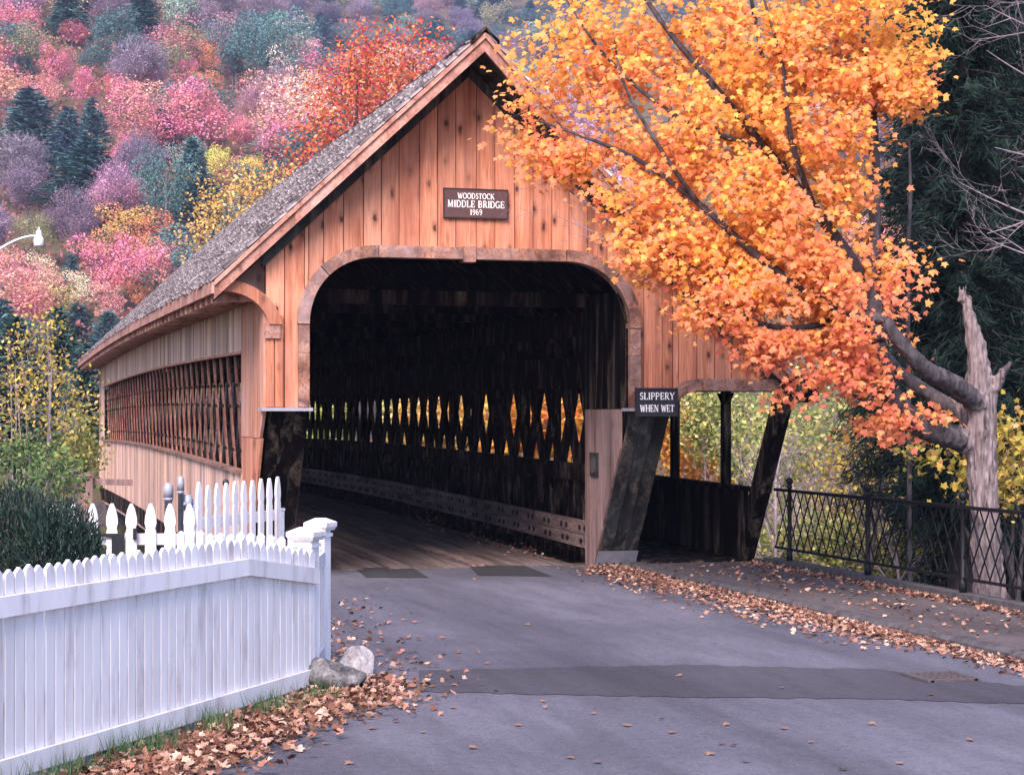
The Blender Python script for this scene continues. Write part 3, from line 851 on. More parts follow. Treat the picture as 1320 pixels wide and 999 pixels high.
# barge boards along the rakes: narrow upper moulding, broad board, dark soffit lining
def rake_piece(name, s, ext, z0, z1, yo0, yo1, mat, d0=0.0, n=8):
    m = MB()
    for k in range(n):
        a = d0 + (ext - d0) * k / n; b = d0 + (ext - d0) * (k + 1) / n
        xa, xb = XC + s * a, XC + s * b
        ya, yb = rake_y(xa), rake_y(xb); za, zb = roof_z(xa), roof_z(xb)
        m.hexa([(xa, ya + yo0, za + z0), (xb, yb + yo0, zb + z0), (xb, yb + yo1, zb + z0), (xa, ya + yo1, za + z0),
                (xa, ya + yo0, za + z1), (xb, yb + yo0, zb + z1), (xb, yb + yo1, zb + z1), (xa, ya + yo1, za + z1)])
    return m.build(name, mat, bridge)
for s, ext in ((-1, EL), (1, ER)):
    for k, (a, b) in enumerate(((0.001, ext * 0.36), (ext * 0.36 + 0.004, ext * 0.7), (ext * 0.7 + 0.004, ext))):
        rake_piece('barge_board', s, b, -0.205, -0.062, -0.02, 0.02, M['barge'], a, 4)
    rake_piece('barge_moulding', s, ext, -0.060, 0.0, -0.048, 0.02, M['barge'], 0.001)
    # lookout lining between barge board and wall
    m = MB(); n = 8
    for k in range(n):
        a, b = ext * k / n, ext * (k + 1) / n
        xa, xb = XC + s * a, XC + s * b
        m.hexa([(xa, rake_y(xa) + 0.022, roof_z(xa) - 0.20), (xb, rake_y(xb) + 0.022, roof_z(xb) - 0.20), (xb, -0.002, roof_z(xb) - 0.24), (xa, -0.002, roof_z(xa) - 0.24),
                (xa, rake_y(xa) + 0.022, roof_z(xa) - 0.12), (xb, rake_y(xb) + 0.022, roof_z(xb) - 0.12), (xb, -0.002, roof_z(xb) - 0.12), (xa, -0.002, roof_z(xa) - 0.12)])
    m.build('rake_soffit', M['brace'], bridge)
    rake_piece('rake_frieze', s, ext - 0.25, -0.36, -0.21, 0.0, 0.0, M['brace'], 0.001) if False else None
fz = MB()
for s in (-1, 1):
    ext = EL - 0.55 if s < 0 else ER - 0.15
    for k in range(6):
        a, b = ext * k / 6, ext * (k + 1) / 6
        xa, xb = XC + s * a, XC + s * b
        fz = MB(); fz.prism([(xa, roof_z(xa) - 0.36), (xb, roof_z(xb) - 0.36), (xb, roof_z(xb) - 0.241), (xa, roof_z(xa) - 0.241)][::s], -0.045, -0.004)
        if k % 2 == 0: acc = fz
        else:
            acc.add(fz.v, fz.f); acc.build('frieze_board', M['brace'], bridge)
# eave fascia and rafter tails on the left
xe = XC - EL
side_rail('eave_fascia', xe - 0.03, xe + 0.005, roof_z(xe) - 0.145, roof_z(xe) - 0.012, rake_y(xe) - 0.02, LEN, M['barge'], 16)
for k in range(56):
    y = 0.25 + k * 0.59
    if y > LEN - 0.2: break
    c = camber(y); z = roof_z(xe)
    MB().hexa([(xe + 0.01, y - 0.03, z - 0.235 + c), (XL + 0.02, y - 0.03, z - 0.20 + c), (XL + 0.02, y + 0.03, z - 0.20 + c), (xe + 0.01, y + 0.03, z - 0.235 + c),
               (xe + 0.01, y - 0.03, z - 0.125 + c), (XL + 0.02, y - 0.03, z + 0.40 + c), (XL + 0.02, y + 0.03, z + 0.40 + c), (xe + 0.01, y + 0.03, z - 0.125 + c)]).build('rafter_tail', M['barge'], bridge)
side_rail('eave_fascia', XC + ER - 0.005, XC + ER + 0.03, roof_z(XC + ER) - 0.145, roof_z(XC + ER) - 0.012, -0.14, LEN, M['dark'], 16)
# curved knee bracket under the left eave
inn = []; out = []
for k in range(9):
    t = math.radians(8 + 82 * k / 8)
    inn.append((XL - 0.47 + 0.50 * math.cos(t), 2.86 + 0.42 * math.sin(t)))
    out.append((XL - 0.47 + 0.65 * math.cos(t), 2.84 + 0.57 * math.sin(t)))
MB().prism([(a, b) for a, b in out] + inn[::-1], -0.075, 0.06).build('eave_bracket', M['siding'], bridge)
MB().box(XL - 0.02, XL + 0.16, -0.060, -0.033, 2.76, 2.93).build('bracket_block', M['trim'], bridge)
# ceiling tie beams inside and far gable boards
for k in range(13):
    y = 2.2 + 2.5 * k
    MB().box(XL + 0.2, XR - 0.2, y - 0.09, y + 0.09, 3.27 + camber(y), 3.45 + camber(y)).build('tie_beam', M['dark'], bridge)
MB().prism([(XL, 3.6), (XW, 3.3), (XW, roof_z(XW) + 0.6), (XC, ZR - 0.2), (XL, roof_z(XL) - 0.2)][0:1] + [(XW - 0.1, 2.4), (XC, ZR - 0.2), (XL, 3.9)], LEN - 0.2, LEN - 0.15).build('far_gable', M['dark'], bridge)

# ------------------------------------------------------------------ painted lettering built from thick and thin strokes
def arcp(cx, cy, rx, ry, a0, a1, n=10):
    return [(cx + rx * math.cos(math.radians(a0 + (a1 - a0) * k / n)), cy + ry * math.sin(math.radians(a0 + (a1 - a0) * k / n))) for k in range(n + 1)]
T, t_ = 0.17, 0.085
def stem(x): return [([(x, 0), (x, 1)], T), ([(x - 0.14, 0.03), (x + 0.14, 0.03)], t_ * .7), ([(x - 0.14, 0.97), (x + 0.14, 0.97)], t_ * .7)]
GL = {
 'W': (1.10, [([(0.08, 1), (0.34, 0)], T), ([(0.34, 0), (0.55, 0.9)], t_), ([(0.55, 0.9), (0.76, 0)], T), ([(0.76, 0), (1.02, 1)], t_), ([(-0.05, .97), (0.22, .97)], t_ * .7), ([(0.9, .97), (1.14, .97)], t_ * .7)]),
 'O': (0.92, [(arcp(0.46, 0.5, 0.38, 0.46, 0, 360, 22), 0.14)]),
 'D': (0.88, stem(0.16) + [([(0.16, 0.96)] + arcp(0.38, 0.5, 0.38, 0.46, 90, -90, 12) + [(0.16, 0.04)], 0.12)]),
 'S': (0.66, [([(0.55, 0.80)] + arcp(0.34, 0.73, 0.21, 0.22, 40, 270, 9) + arcp(0.32, 0.27, 0.24, 0.23, 90, -140, 9) + [(0.10, 0.20)], 0.125)]),
 'T': (0.78, stem(0.39)[:2] + [([(0.04, 0.955), (0.74, 0.955)], t_), ([(0.06, 0.74), (0.06, 0.955)], t_ * .8), ([(0.72, 0.74), (0.72, 0.955)], t_ * .8)]),
 'C': (0.84, [(arcp(0.46, 0.5, 0.37, 0.46, 48, 312, 16), 0.13), ([(0.71, 0.68), (0.71, 0.95)], t_)]),
 'K': (0.88, stem(0.16) + [([(0.20, 0.42), (0.74, 1)], t_), ([(0.38, 0.60), (0.78, 0)], T), ([(0.66, .03), (0.92, .03)], t_ * .7), ([(0.6, .97), (0.86, .97)], t_ * .7)]),
 'M': (1.10, [([(0.16, 0), (0.20, 1)], t_), ([(0.20, 1), (0.54, 0.05)], T), ([(0.54, 0.05), (0.88, 1)], t_), ([(0.90, 0), (0.88, 1)], T), ([(0.04, .03), (0.28, .03)], t_ * .7), ([(0.76, .03), (1.06, .03)], t_ * .7), ([(0.06, .97), (0.22, .97)], t_ * .7), ([(0.86, .97), (1.02, .97)], t_ * .7)]),
 'I': (0.38, stem(0.19)),
 'L': (0.72, stem(0.16) + [([(0.16, 0.045), (0.66, 0.045)], t_), ([(0.65, 0.03), (0.65, 0.28)], t_)]),
 'E': (0.74, stem(0.16) + [([(0.16, 0.045), (0.66, 0.045)], t_), ([(0.16, 0.955), (0.64, 0.955)], t_), ([(0.16, 0.5), (0.50, 0.5)], t_), ([(0.65, 0.03), (0.65, 0.26)], t_), ([(0.63, 0.76), (0.63, 0.97)], t_), ([(0.5, 0.38), (0.5, 0.62)], t_)]),
 'B': (0.80, stem(0.16) + [([(0.16, 0.96)] + arcp(0.40, 0.745, 0.20, 0.215, 90, -90, 8) + [(0.16, 0.53)], 0.105), ([(0.16, 0.50)] + arcp(0.42, 0.265, 0.25, 0.225, 90, -90, 8) + [(0.16, 0.04)], 0.115)]),
 'R': (0.84, stem(0.16) + [([(0.16, 0.96)] + arcp(0.40, 0.74, 0.22, 0.22, 90, -90, 8) + [(0.16, 0.52)], 0.11), ([(0.40, 0.52), (0.72, 0.0)], T), ([(0.62, .03), (0.88, .03)], t_ * .7)]),
 'G': (0.90, [(arcp(0.46, 0.5, 0.37, 0.46, 48, 330, 16), 0.13), ([(0.74, 0.10), (0.74, 0.44)], T), ([(0.56, 0.44), (0.88, 0.44)], t_)]),
 'P': (0.76, stem(0.16) + [([(0.16, 0.96)] + arcp(0.40, 0.71, 0.23, 0.25, 90, -90, 8) + [(0.16, 0.46)], 0.115)]),
 'Y': (0.84, [([(0.08, 1), (0.42, 0.48)], T), ([(0.76, 1), (0.42, 0.48)], t_), ([(0.42, 0.5), (0.42, 0)], T), ([(0.28, .03), (0.56, .03)], t_ * .7), ([(-0.03, .97), (0.22, .97)], t_ * .7), ([(0.64, .97), (0.88, .97)], t_ * .7)]),
 'H': (0.92, stem(0.16) + stem(0.76) + [([(0.16, 0.5), (0.76, 0.5)], t_)]),
 'N': (0.94, [([(0.16, 0), (0.16, 1)], t_), ([(0.16, 1), (0.78, 0.0)], T), ([(0.78, 0), (0.78, 1)], t_), ([(0.03, .03), (0.29, .03)], t_ * .7), ([(0.65, .97), (0.91, .97)], t_ * .7), ([(0.02, .97), (0.2, .97)], t_ * .7)]),
 '1': (0.46, stem(0.25)[:2] + [([(0.25, 0.97), (0.08, 0.84)], t_)]),
 '9': (0.68, [(arcp(0.34, 0.70, 0.22, 0.25, 0, 360, 16), 0.12), ([(0.56, 0.70), (0.54, 0.35), (0.40, 0.08), (0.16, 0.04)], 0.12)]),
 '6': (0.68, [(arcp(0.34, 0.30, 0.22, 0.25, 0, 360, 16), 0.12), ([(0.12, 0.30), (0.14, 0.65), (0.28, 0.92), (0.52, 0.96)], 0.12)]),
 ' ': (0.45, [])}
def lettering(text, cx, zb, h, y, spacing=0.06, xs=1.0):
    m = MB(); W = sum(GL[c][0] + spacing for c in text) - spacing
    x = -W / 2; lay = 0
    for ch in text:
        for pts, w in GL[ch][1]:
            P = [(cx + (x + a) * h * xs, zb + b * h) for a, b in pts]
            closed = abs(P[0][0] - P[-1][0]) + abs(P[0][1] - P[-1][1]) < 1e-6
            n = len(P); lay = (lay + 1) % 7; yy = y - lay * 0.0004
            Lp = []; Rp = []
            for i in range(n):
                if closed: p0, p1 = P[(i - 1) % (n - 1)], P[(i + 1) % (n - 1)]
                else: p0, p1 = P[max(i - 1, 0)], P[min(i + 1, n - 1)]
                dx_, dz_ = p1[0] - p0[0], p1[1] - p0[1]; L = math.hypot(dx_, dz_) or 1
                ox, oz = -dz_ / L * w * h / 2, dx_ / L * w * h / 2
                Lp.append((P[i][0] + ox, yy, P[i][1] + oz)); Rp.append((P[i][0] - ox, yy, P[i][1] - oz))
            m.add(Lp + Rp, [(i, i + n, i + n + 1, i + 1) for i in range(n - 1)])
        x += GL[ch][0] + spacing
    return m
def words(text, cx, zb, h, y, sp, xs, parent):
    W = sum(GL[c][0] + sp for c in text) - sp; x = cx - W * h * xs / 2
    for wd in text.split(' '):
        w = sum(GL[c][0] + sp for c in wd) - sp
        lettering(wd, x + w * h * xs / 2, zb, h, y, sp, xs).build('lettering', M['letter'], parent)
        x += (w + 2 * sp + GL[' '][0]) * h * xs
# name board
nbx = 0.165; nbz0, nbz1 = 4.185, 4.505; nw = 0.375
nsign = empty('name_sign', (nbx, -0.02, nbz0), 'brown name board lettered in white on the gable of the bridge', 'sign')
MB().box(nbx - nw, nbx + nw, -0.030, -0.003, nbz0, nbz1).build('board', M['signbrown'], nsign)
e = MB(); q = 0.012
e.box(nbx - nw - q, nbx + nw + q, -0.036, -0.004, nbz0 - q, nbz0 - 0.0005); e.box(nbx - nw - q, nbx + nw + q, -0.036, -0.004, nbz1 + 0.0005, nbz1 + q)
e.box(nbx - nw - q, nbx - nw - 0.0005, -0.0355, -0.004, nbz0, nbz1); e.box(nbx + nw + 0.0005, nbx + nw + q, -0.0355, -0.004, nbz0, nbz1)
e.build('edging', M['signedge'], nsign)
for s_, zb, h, xs_k in (('WOODSTOCK', 4.398, 0.066, 0.80), ('MIDDLE BRIDGE', 4.298, 0.080, 0.83), ('1969', 4.212, 0.066, 0.85)):
    words(s_, nbx, zb, h, -0.0325, 0.05, xs_k, nsign)
# slippery sign
sx0, sx1, sz0, sz1 = 2.095, 2.585, 1.900, 2.205
ss = empty('warning_sign', (2.34, -0.1, sz0), 'small black warning sign lettered in white at the corner above the leaning brace', 'sign')
MB().box(sx0, sx1, -0.165, -0.135, sz0, sz1).build('board', M['signblack'], ss)
e = MB(); q = 0.016
e.box(sx0 - q, sx1 + q, -0.175, -0.112, sz0 - q, sz0 - 0.0005); e.box(sx0 - q, sx1 + q, -0.175, -0.112, sz1 + 0.0005, sz1 + q)
e.box(sx0 - q, sx0 - 0.0005, -0.1745, -0.112, sz0, sz1); e.box(sx1 + 0.0005, sx1 + q, -0.1745, -0.112, sz0, sz1)
e.build('frame', M['signblack'], ss)
words('SLIPPERY', (sx0 + sx1) / 2, 2.082, 0.084, -0.168, 0.05, 0.86, ss)
words('WHEN WET', (sx0 + sx1) / 2, 1.938, 0.084, -0.168, 0.04, 0.72, ss)
# ------------------------------------------------------------------ fences
def pk_profile(kind, w, h):
    if kind == 'point': return [(-w / 2, 0), (w / 2, 0), (w / 2, h - w * 0.38), (0, h), (-w / 2, h - w * 0.38)]
    s = h - 0.235                                            # gothic head with a waist
    return [(-w / 2, 0), (w / 2, 0), (w / 2, s), (w * 0.40, s + 0.035), (w * 0.53, s + 0.075), (w * 0.50, s + 0.12), (w * 0.34, s + 0.185), (w * 0.12, s + 0.232), (0, s + 0.235),
            (-w * 0.12, s + 0.232), (-w * 0.34, s + 0.185), (-w * 0.50, s + 0.12), (-w * 0.53, s + 0.075), (-w * 0.40, s + 0.035), (-w / 2, s)]
pk_cache = {}
def picket(parent, p, ang, kind, w, h, t=0.02, tilt=0.0):
    key = (kind, w, round(h, 2), t)
    if key not in pk_cache: pk_cache[key] = MB().prism(pk_profile(kind, w, round(h, 2)), -t / 2, t / 2).mesh('picket', M['white'])
    o = link('picket', pk_cache[key], parent, False)
    o.matrix_parent_inverse = Matrix.Translation(-Vector(parent.location))
    o.location = p; o.rotation_euler = (0, tilt, ang)
    return o
def post(parent, x, y, ang, h, w=0.165, name='fence_post'):
    def rot(m):
        c, s = math.cos(ang), math.sin(ang); m.v = [(x + a * c - b * s, y + a * s + b * c, z) for a, b, z in m.v]; return m
    o = rot(MB().box(-w / 2, w / 2, -w / 2, w / 2, -0.05, h - 0.08)).build(name, M['white'], parent)
    q = w / 2
    rot(MB().box(-q - 0.012, q + 0.012, -q - 0.012, q + 0.012, h - 0.125, h - 0.1)).build('collar', M['white'], o)
    m = MB(); a = q + 0.036
    m.hexa([(-q - .02, -q - .02, h - 0.079), (q + .02, -q - .02, h - 0.079), (q + .02, q + .02, h - 0.079), (-q - .02, q + .02, h - 0.079), (-a, -a, h - 0.05), (a, -a, h - 0.05), (a, a, h - 0.05), (-a, a, h - 0.05)])
    m.hexa([(-a, -a, h - 0.0495), (a, -a, h - 0.0495), (a, a, h - 0.0495), (-a, a, h - 0.0495), (-a, -a, h - 0.02), (a, -a, h - 0.02), (a, a, h - 0.02), (-a, a, h - 0.02)])
    b = q * 0.55
    m.hexa([(-a, -a, h - 0.0195), (a, -a, h - 0.0195), (a, a, h - 0.0195), (-a, a, h - 0.0195), (-b, -b, h + 0.012), (b, -b, h + 0.012), (b, b, h + 0.012), (-b, b, h + 0.012)])
    rot(m).build('cap', M['white'], o)
    return o

fr_ = random.Random(21)
A = Vector((-3.21, -8.43, 0)); B = Vector((-5.19, -11.23, 0)); dirf = (B - A).normalized(); nrmf = Vector((dirf.y, -dirf.x, 0))
if nrmf.dot(CAM - A) < 0: nrmf = -nrmf
fence = empty('front_picket_fence', A, 'long white picket fence with close-set pointed pickets in the foreground', 'fence')
angf = math.atan2(dirf.y, dirf.x)
def ftop(s): return 1.112 if s > 0.85 else 0.985 + (1.10 - 0.985) * max(s, -0.1) / 0.85
s = -0.125; Lf = 4.6
while s < Lf:
    p = A + dirf * s
    picket(fence, (p.x, p.y, -0.03 + fr_.uniform(-.006, .006)), angf, 'point', 0.072, ftop(s) + 0.045 + fr_.uniform(-0.006, 0.006), 0.02, fr_.uniform(-.006, .006))
    s += 0.0895
def fbar(name, parent, s0, s1, z0a, z0b, hh, th, off):
    p0 = A + dirf * s0 + nrmf * off; p1 = A + dirf * s1 + nrmf * off
    m = MB(); t = nrmf * th / 2
    m.hexa([(p0 - t) + Vector((0, 0, z0a)), (p1 - t) + Vector((0, 0, z0b)), (p1 + t) + Vector((0, 0, z0b)), (p0 + t) + Vector((0, 0, z0a)),
            (p0 - t) + Vector((0, 0, z0a + hh)), (p1 - t) + Vector((0, 0, z0b + hh)), (p1 + t) + Vector((0, 0, z0b + hh)), (p0 + t) + Vector((0, 0, z0a + hh))])
    return m.build(name, M['white'], parent)
fbar('top_rail', fence, -0.16, 0.85, 0.750, 0.890, 0.105, 0.03, 0.027)
fbar('top_rail', fence, 0.853, Lf, 0.890, 0.890, 0.105, 0.03, 0.0272)
fbar('bottom_rail', fence, -0.16, Lf, 0.075, 0.075, 0.105, 0.03, 0.027)
fbar('back_rail', fence, 0.02, Lf, 0.40, 0.40, 0.07, 0.03, -0.027)
pA = A - nrmf * 0.085 - dirf * 0.22
post(fence, pA.x, pA.y, angf, 1.12, 0.135)
Bk = Vector((-2.87, -7.13, 0))
post(fence, Bk.x, Bk.y, angf, 1.12, 0.115)
# short return panel between the two posts
dv = (Bk - pA); n_ = 9; angr = math.atan2(dv.y, dv.x)
for k in range(n_):
    p = pA + dv * ((k + 1.0) / (n_ + 1.0))
    picket(fence, (p.x, p.y, -0.03), angr, 'point', 0.072, 0.98)
for z in (0.14, 0.84):
    m = MB(); nn_ = Vector((dv.y, -dv.x, 0)).normalized() * 0.028
    m.bar(pA + dv * 0.08 + nn_ + Vector((0, 0, z)), pA + dv * 0.93 + nn_ + Vector((0, 0, z)), 0.03, 0.10); m.build('return_rail', M['white'], fence)

# low fence running back from the second post
lf = empty('low_picket_fence', (-3.4, -6.5, 0), 'low white picket fence behind the cornered fence posts', 'fence')
a0 = Vector((-2.98, -6.98, 0)); a1 = Vector((-3.80, -6.10, 0)); dl = a1 - a0; al = math.atan2(dl.y, dl.x)
for k in range(13):
    p = a0 + dl * (k / 12)
    picket(lf, (p.x, p.y, -0.03), al, 'point', 0.068, 1.02 + fr_.uniform(-.01, .01))
for z in (0.15, 0.82):
    MB().bar(a0 + Vector((0.02, 0.02, z)), a1 + Vector((0.02, 0.02, z)), 0.03, 0.09).build('rail', M['white'], lf)

# garden gate with gothic pickets and black hardware
g0 = Vector((-4.75, -5.46, 0)); g1 = Vector((-3.70, -5.76, 0)); dg_ = g1 - g0; ag = math.atan2(dg_.y, dg_.x)
gate = empty('garden_gate', (g0.x, g0.y, 0), 'white garden gate of broad gothic pickets with black latch beside the dark bush', 'gate')
for k in range(8):
    p = g0 + dg_ * (k / 7.0)
    picket(gate, (p.x, p.y, 0.02), ag, 'gothic', 0.088, 1.17, 0.022)
for z in (0.30, 0.90):
    MB().bar(g0 + Vector((0.01, 0.03, z)), g1 + Vector((0.01, 0.03, z)), 0.03, 0.09).build('rail', M['white'], gate)
hp = g0 + dg_ * 0.46
nG = Vector((dg_.y, -dg_.x, 0)).normalized()
MB().bar(hp + nG * 0.03 + Vector((-0.16, 0.05, 0.935)), hp + nG * 0.03 + Vector((0.07, -0.02, 0.935)), 0.02, 0.03).build('latch', M['black'], gate)
MB().bar(hp + nG * 0.035 + Vector((0.02, -0.005, 0.78)), hp + nG * 0.035 + Vector((0.02, -0.005, 0.945)), 0.02, 0.10).build('latch_plate', M['black'], gate)
MB().bar(hp + nG * 0.03 + Vector((0.15, -0.045, 0.90)), hp + nG * 0.03 + Vector((0.15, -0.045, 0.99)), 0.02, 0.03).build('hinge', M['black'], gate)
# taller gothic fence running on towards the bridge
h0 = Vector((-3.62, -5.72, 0)); h1 = Vector((-2.86, -4.90, 0)); dh = h1 - h0; ah = math.atan2(dh.y, dh.x)
gf = empty('gothic_picket_fence', (h0.x, h0.y, 0), 'short white fence of slim gothic pickets running from the gate towards the bridge', 'fence')
for k in range(10):
    p = h0 + dh * (k / 9.0)
    picket(gf, (p.x, p.y, 0.04), ah, 'gothic', 0.064, 1.29 + 0.03 * (k == 0) + k * 0.004, 0.022)
for z in (0.40, 1.02):
    MB().bar(h0 + Vector((-0.02, 0.02, z)), h1 + Vector((-0.01, 0.03, z + 0.02)), 0.03, 0.09).build('rail', M['white'], gf)

# grey standpipes behind the gate
u = at(217, 640, 17.2); v = at(233, 640, 17.5)
pz = terrain(u.x, u.y)
ut = empty('utility_standpipe', (u.x, u.y, pz), 'pair of capped grey standpipes with a valve behind the gothic pickets', 'standpipe')
for (c, r, zt) in ((u, 0.036, 1.27), (v, 0.027, 1.32)):
    o = MB().lathe([(r, pz), (r, zt - 0.16), (r * 1.25, zt - 0.16), (r * 1.25, zt - 0.13), (r, zt - 0.13)], c.x, c.y, 14).build('pipe', M['pipe'], ut, True)
    MB().lathe([(r * 1.28, zt - 0.131), (r * 1.32, zt - 0.06), (r * 1.15, zt - 0.02), (r * 0.6, zt + 0.004), (0.002, zt + 0.006)], c.x, c.y, 14).build('cap', M['sheet'], o, True)
w_ = at(250, 650, 17.6)
MB().tube([(v.x, v.y, 1.06), (w_.x, w_.y, 1.07)], 0.024, 10).build('valve_pipe', M['pipe'], ut, True)
MB().tube([((v.x * .45 + w_.x * .55), (v.y * .45 + w_.y * .55), 1.0), ((v.x * .45 + w_.x * .55), (v.y * .45 + w_.y * .55), 1.15)], 0.042, 10).build('valve', M['pipe'], ut, True)
MB().tube([(w_.x, w_.y, pz), (w_.x, w_.y, 1.10)], 0.028, 10).build('pipe', M['pipe'], ut, True)
# black knobbed post behind the pickets
k_ = at(291, 630, 18.6)
kp = empty('knobbed_post', (k_.x, k_.y, 0), 'thin black post with ball knob standing behind the slim white pickets', 'post')
kz = terrain(k_.x, k_.y)
MB().lathe([(0.014, kz), (0.014, 1.19)], k_.x, k_.y, 8).build('shaft', M['black'], kp)
MB().lathe([(0.01, 1.19), (0.026, 1.20), (0.034, 1.225), (0.026, 1.25), (0.004, 1.262)], k_.x, k_.y, 10).build('knob', M['black'], kp, True)
# squat grey post by the brace
k_ = at(361, 680, 17.6); kz = terrain(k_.x, k_.y)
gp = MB(); gp.box(k_.x - 0.035, k_.x + 0.035, k_.y - 0.04, k_.y + 0.04, kz, 1.0); gp.box(k_.x - 0.042, k_.x + 0.042, k_.y - 0.047, k_.y + 0.047, 1.001, 1.02)
tag(gp.build('guard_post', M['pipe']), 'square grey metal guard post at the end of the gothic pickets', 'post')
# weathered wooden post by the far end of the wall
k_ = at(110, 640, 30.0); kz = terrain(k_.x, k_.y)
wp = empty('wooden_post', (k_.x, k_.y, kz), 'weathered grey timber post with cross rail left of the bridge wall', 'post')
MB().box(k_.x - 0.11, k_.x + 0.11, k_.y - 0.11, k_.y + 0.11, kz, 0.92).build('shaft', M['endpanel'], wp)
MB().hexa([(k_.x - .13, k_.y - .13, .921), (k_.x + .13, k_.y - .13, .921), (k_.x + .13, k_.y + .13, .921), (k_.x - .13, k_.y + .13, .921), (k_.x - .07, k_.y - .07, .97), (k_.x + .07, k_.y - .07, .97), (k_.x + .07, k_.y + .07, .97), (k_.x - .07, k_.y + .07, .97)]).build('cap', M['endpanel'], wp)
MB().bar((k_.x + 0.1, k_.y, 0.83), (k_.x + 0.75, k_.y + 0.1, 0.80), 0.08, 0.10).build('rail', M['endpanel'], wp)

# ------------------------------------------------------------------ iron railing along the pavement
RX = 4.11; ZB, ZT = 0.27, 0.98
rail = empty('iron_railing', (RX, -5, 0.20), 'black wrought iron railing with crossed diagonal bars along the pavement', 'railing')
yr0, yr1 = 0.42, -11.6
for a, b in ((yr0, -3.4), (-3.404, -7.4), (-7.404, yr1)):
    MB().box(RX - 0.022, RX + 0.022, b, a, ZT - 0.018, ZT + 0.018).build('top_rail', M['iron'], rail)
    MB().box(RX - 0.016, RX + 0.016, b, a, ZB - 0.014, ZB + 0.014).build('bottom_rail', M['iron'], rail)
for y in (-0.0, -2.1, -4.2, -6.3, -8.4, -10.5):
    o = MB().lathe([(0.038, 0.12), (0.038, 0.25), (0.026, 0.26), (0.026, ZT + 0.03), (0.034, ZT + 0.04), (0.034, ZT + 0.06), (0.020, ZT + 0.07)], RX, y, 10).build('post', M['iron'], rail, True)
    MB().lathe([(0.018, ZT + 0.068), (0.034, ZT + 0.082), (0.045, ZT + 0.112), (0.040, ZT + 0.138), (0.022, ZT + 0.156), (0.004, ZT + 0.162)], RX, y, 12).build('ball', M['iron'], o, True)
# crossed bars
BR = 0.40; bc = {}
for s, xo in ((1, 0.007), (-1, -0.007)):
    if s not in bc:
        m = MB(); m.bar((0, -s * BR / 2, ZB + 0.012), (0, s * BR / 2, ZT - 0.016), 0.010, 0.014, (0, 1, 0)); bc[s] = m.mesh('diagonal_bar', M['iron'])
    y = yr0 - 0.22
    while y > yr1 + 0.2:
        o = link('diagonal_bar', bc[s], rail, False); o.matrix_parent_inverse = Matrix.Translation(-Vector(rail.location))
        o.location = (RX + xo, y, 0); y -= 0.205

# ------------------------------------------------------------------ rocks
def rock(name, c, r, seed, mat, label):
    rs = random.Random(seed)
    import bmesh
    bm = bmesh.new(); bmesh.ops.create_icosphere(bm, subdivisions=4, radius=1)
    ks = [(Vector((rs.gauss(0, 1), rs.gauss(0, 1), rs.gauss(0, 1))).normalized(), rs.uniform(0.62, 0.95)) for _ in range(16)]
    from mathutils import noise as mn
    for v in bm.verts:
        d = v.co.normalized(); L = 1.0
        for k, h in ks:
            q = d.dot(k)
            if q > 1e-3: L = min(L, h / q)
        L += 0.09 * mn.noise(d * 2.5 + Vector((seed, 0, 0))) + 0.035 * mn.noise(d * 8)
        v.co = Vector((d.x * r[0], d.y * r[1], d.z * r[2])) * L
    me = bpy.data.meshes.new(name); bm.to_mesh(me); bm.free(); me.materials.append(mat)
    me.polygons.foreach_set('use_smooth', np.ones(len(me.polygons), dtype=bool))
    o = link(name, me); o.location = c; o.rotation_euler = (0, 0, rs.uniform(0, 3))
    return tag(o, label, 'rock')
g = gnd(432, 897); rock('rock', (g.x, g.y + 0.12, 0.09), (0.26, 0.21, 0.18), 4, M['rock_grey'], 'mottled grey lichen-covered boulder at the foot of the white fence corner post')
g = gnd(462, 880); rock('rock', (g.x, g.y + 0.10, 0.10), (0.16, 0.14, 0.16), 11, M['rock_white'], 'small pale whitish rock resting behind the grey boulder')

# ------------------------------------------------------------------ street lamp beyond the river
lp = at(-28, 535, 62.0); lz = terrain(lp.x, lp.y); hz = CAM.z + (535 - 303) / FPX * 62
lamp = empty('street_lamp', (lp.x, lp.y, lz), 'white street lamp on a curved arm in front of the hillside', 'street lamp')
M['lampwhite'] = plain('lamp_white_paint', (0.72, 0.72, 0.74), 0.4, 0.5, 0, 0.05)
MB().lathe([(0.10, lz), (0.07, hz - 1.0)], lp.x, lp.y, 10).build('pole', M['pipe'], lamp, True)
pts = []
for k in range(9):
    f = k / 8; q = at(-28 + 76 * f, 0, 62.0); pts.append((q.x, q.y, hz - 1.0 + 0.98 * math.sin(f * math.pi / 2)))
MB().tube(pts, [0.045 - 0.012 * k / 8 for k in range(9)], 8).build('arm', M['lampwhite'], lamp, True)
q = at(50, 0, 62.0)
hd = MB().lathe([(0.05, hz + 0.16), (0.09, hz + 0.12), (0.09, hz - 0.02), (0.15, hz - 0.10), (0.17, hz - 0.14), (0.165, hz - 0.34), (0.14, hz - 0.38)][::-1], q.x, q.y, 14).build('lamp_head', M['lampwhite'], lamp, True)
MB().lathe([(0.012, hz + 0.16), (0.03, hz + 0.17), (0.03, hz + 0.24), (0.01, hz + 0.26)], q.x, q.y, 8).build('photocell', M['lampwhite'], hd, True)
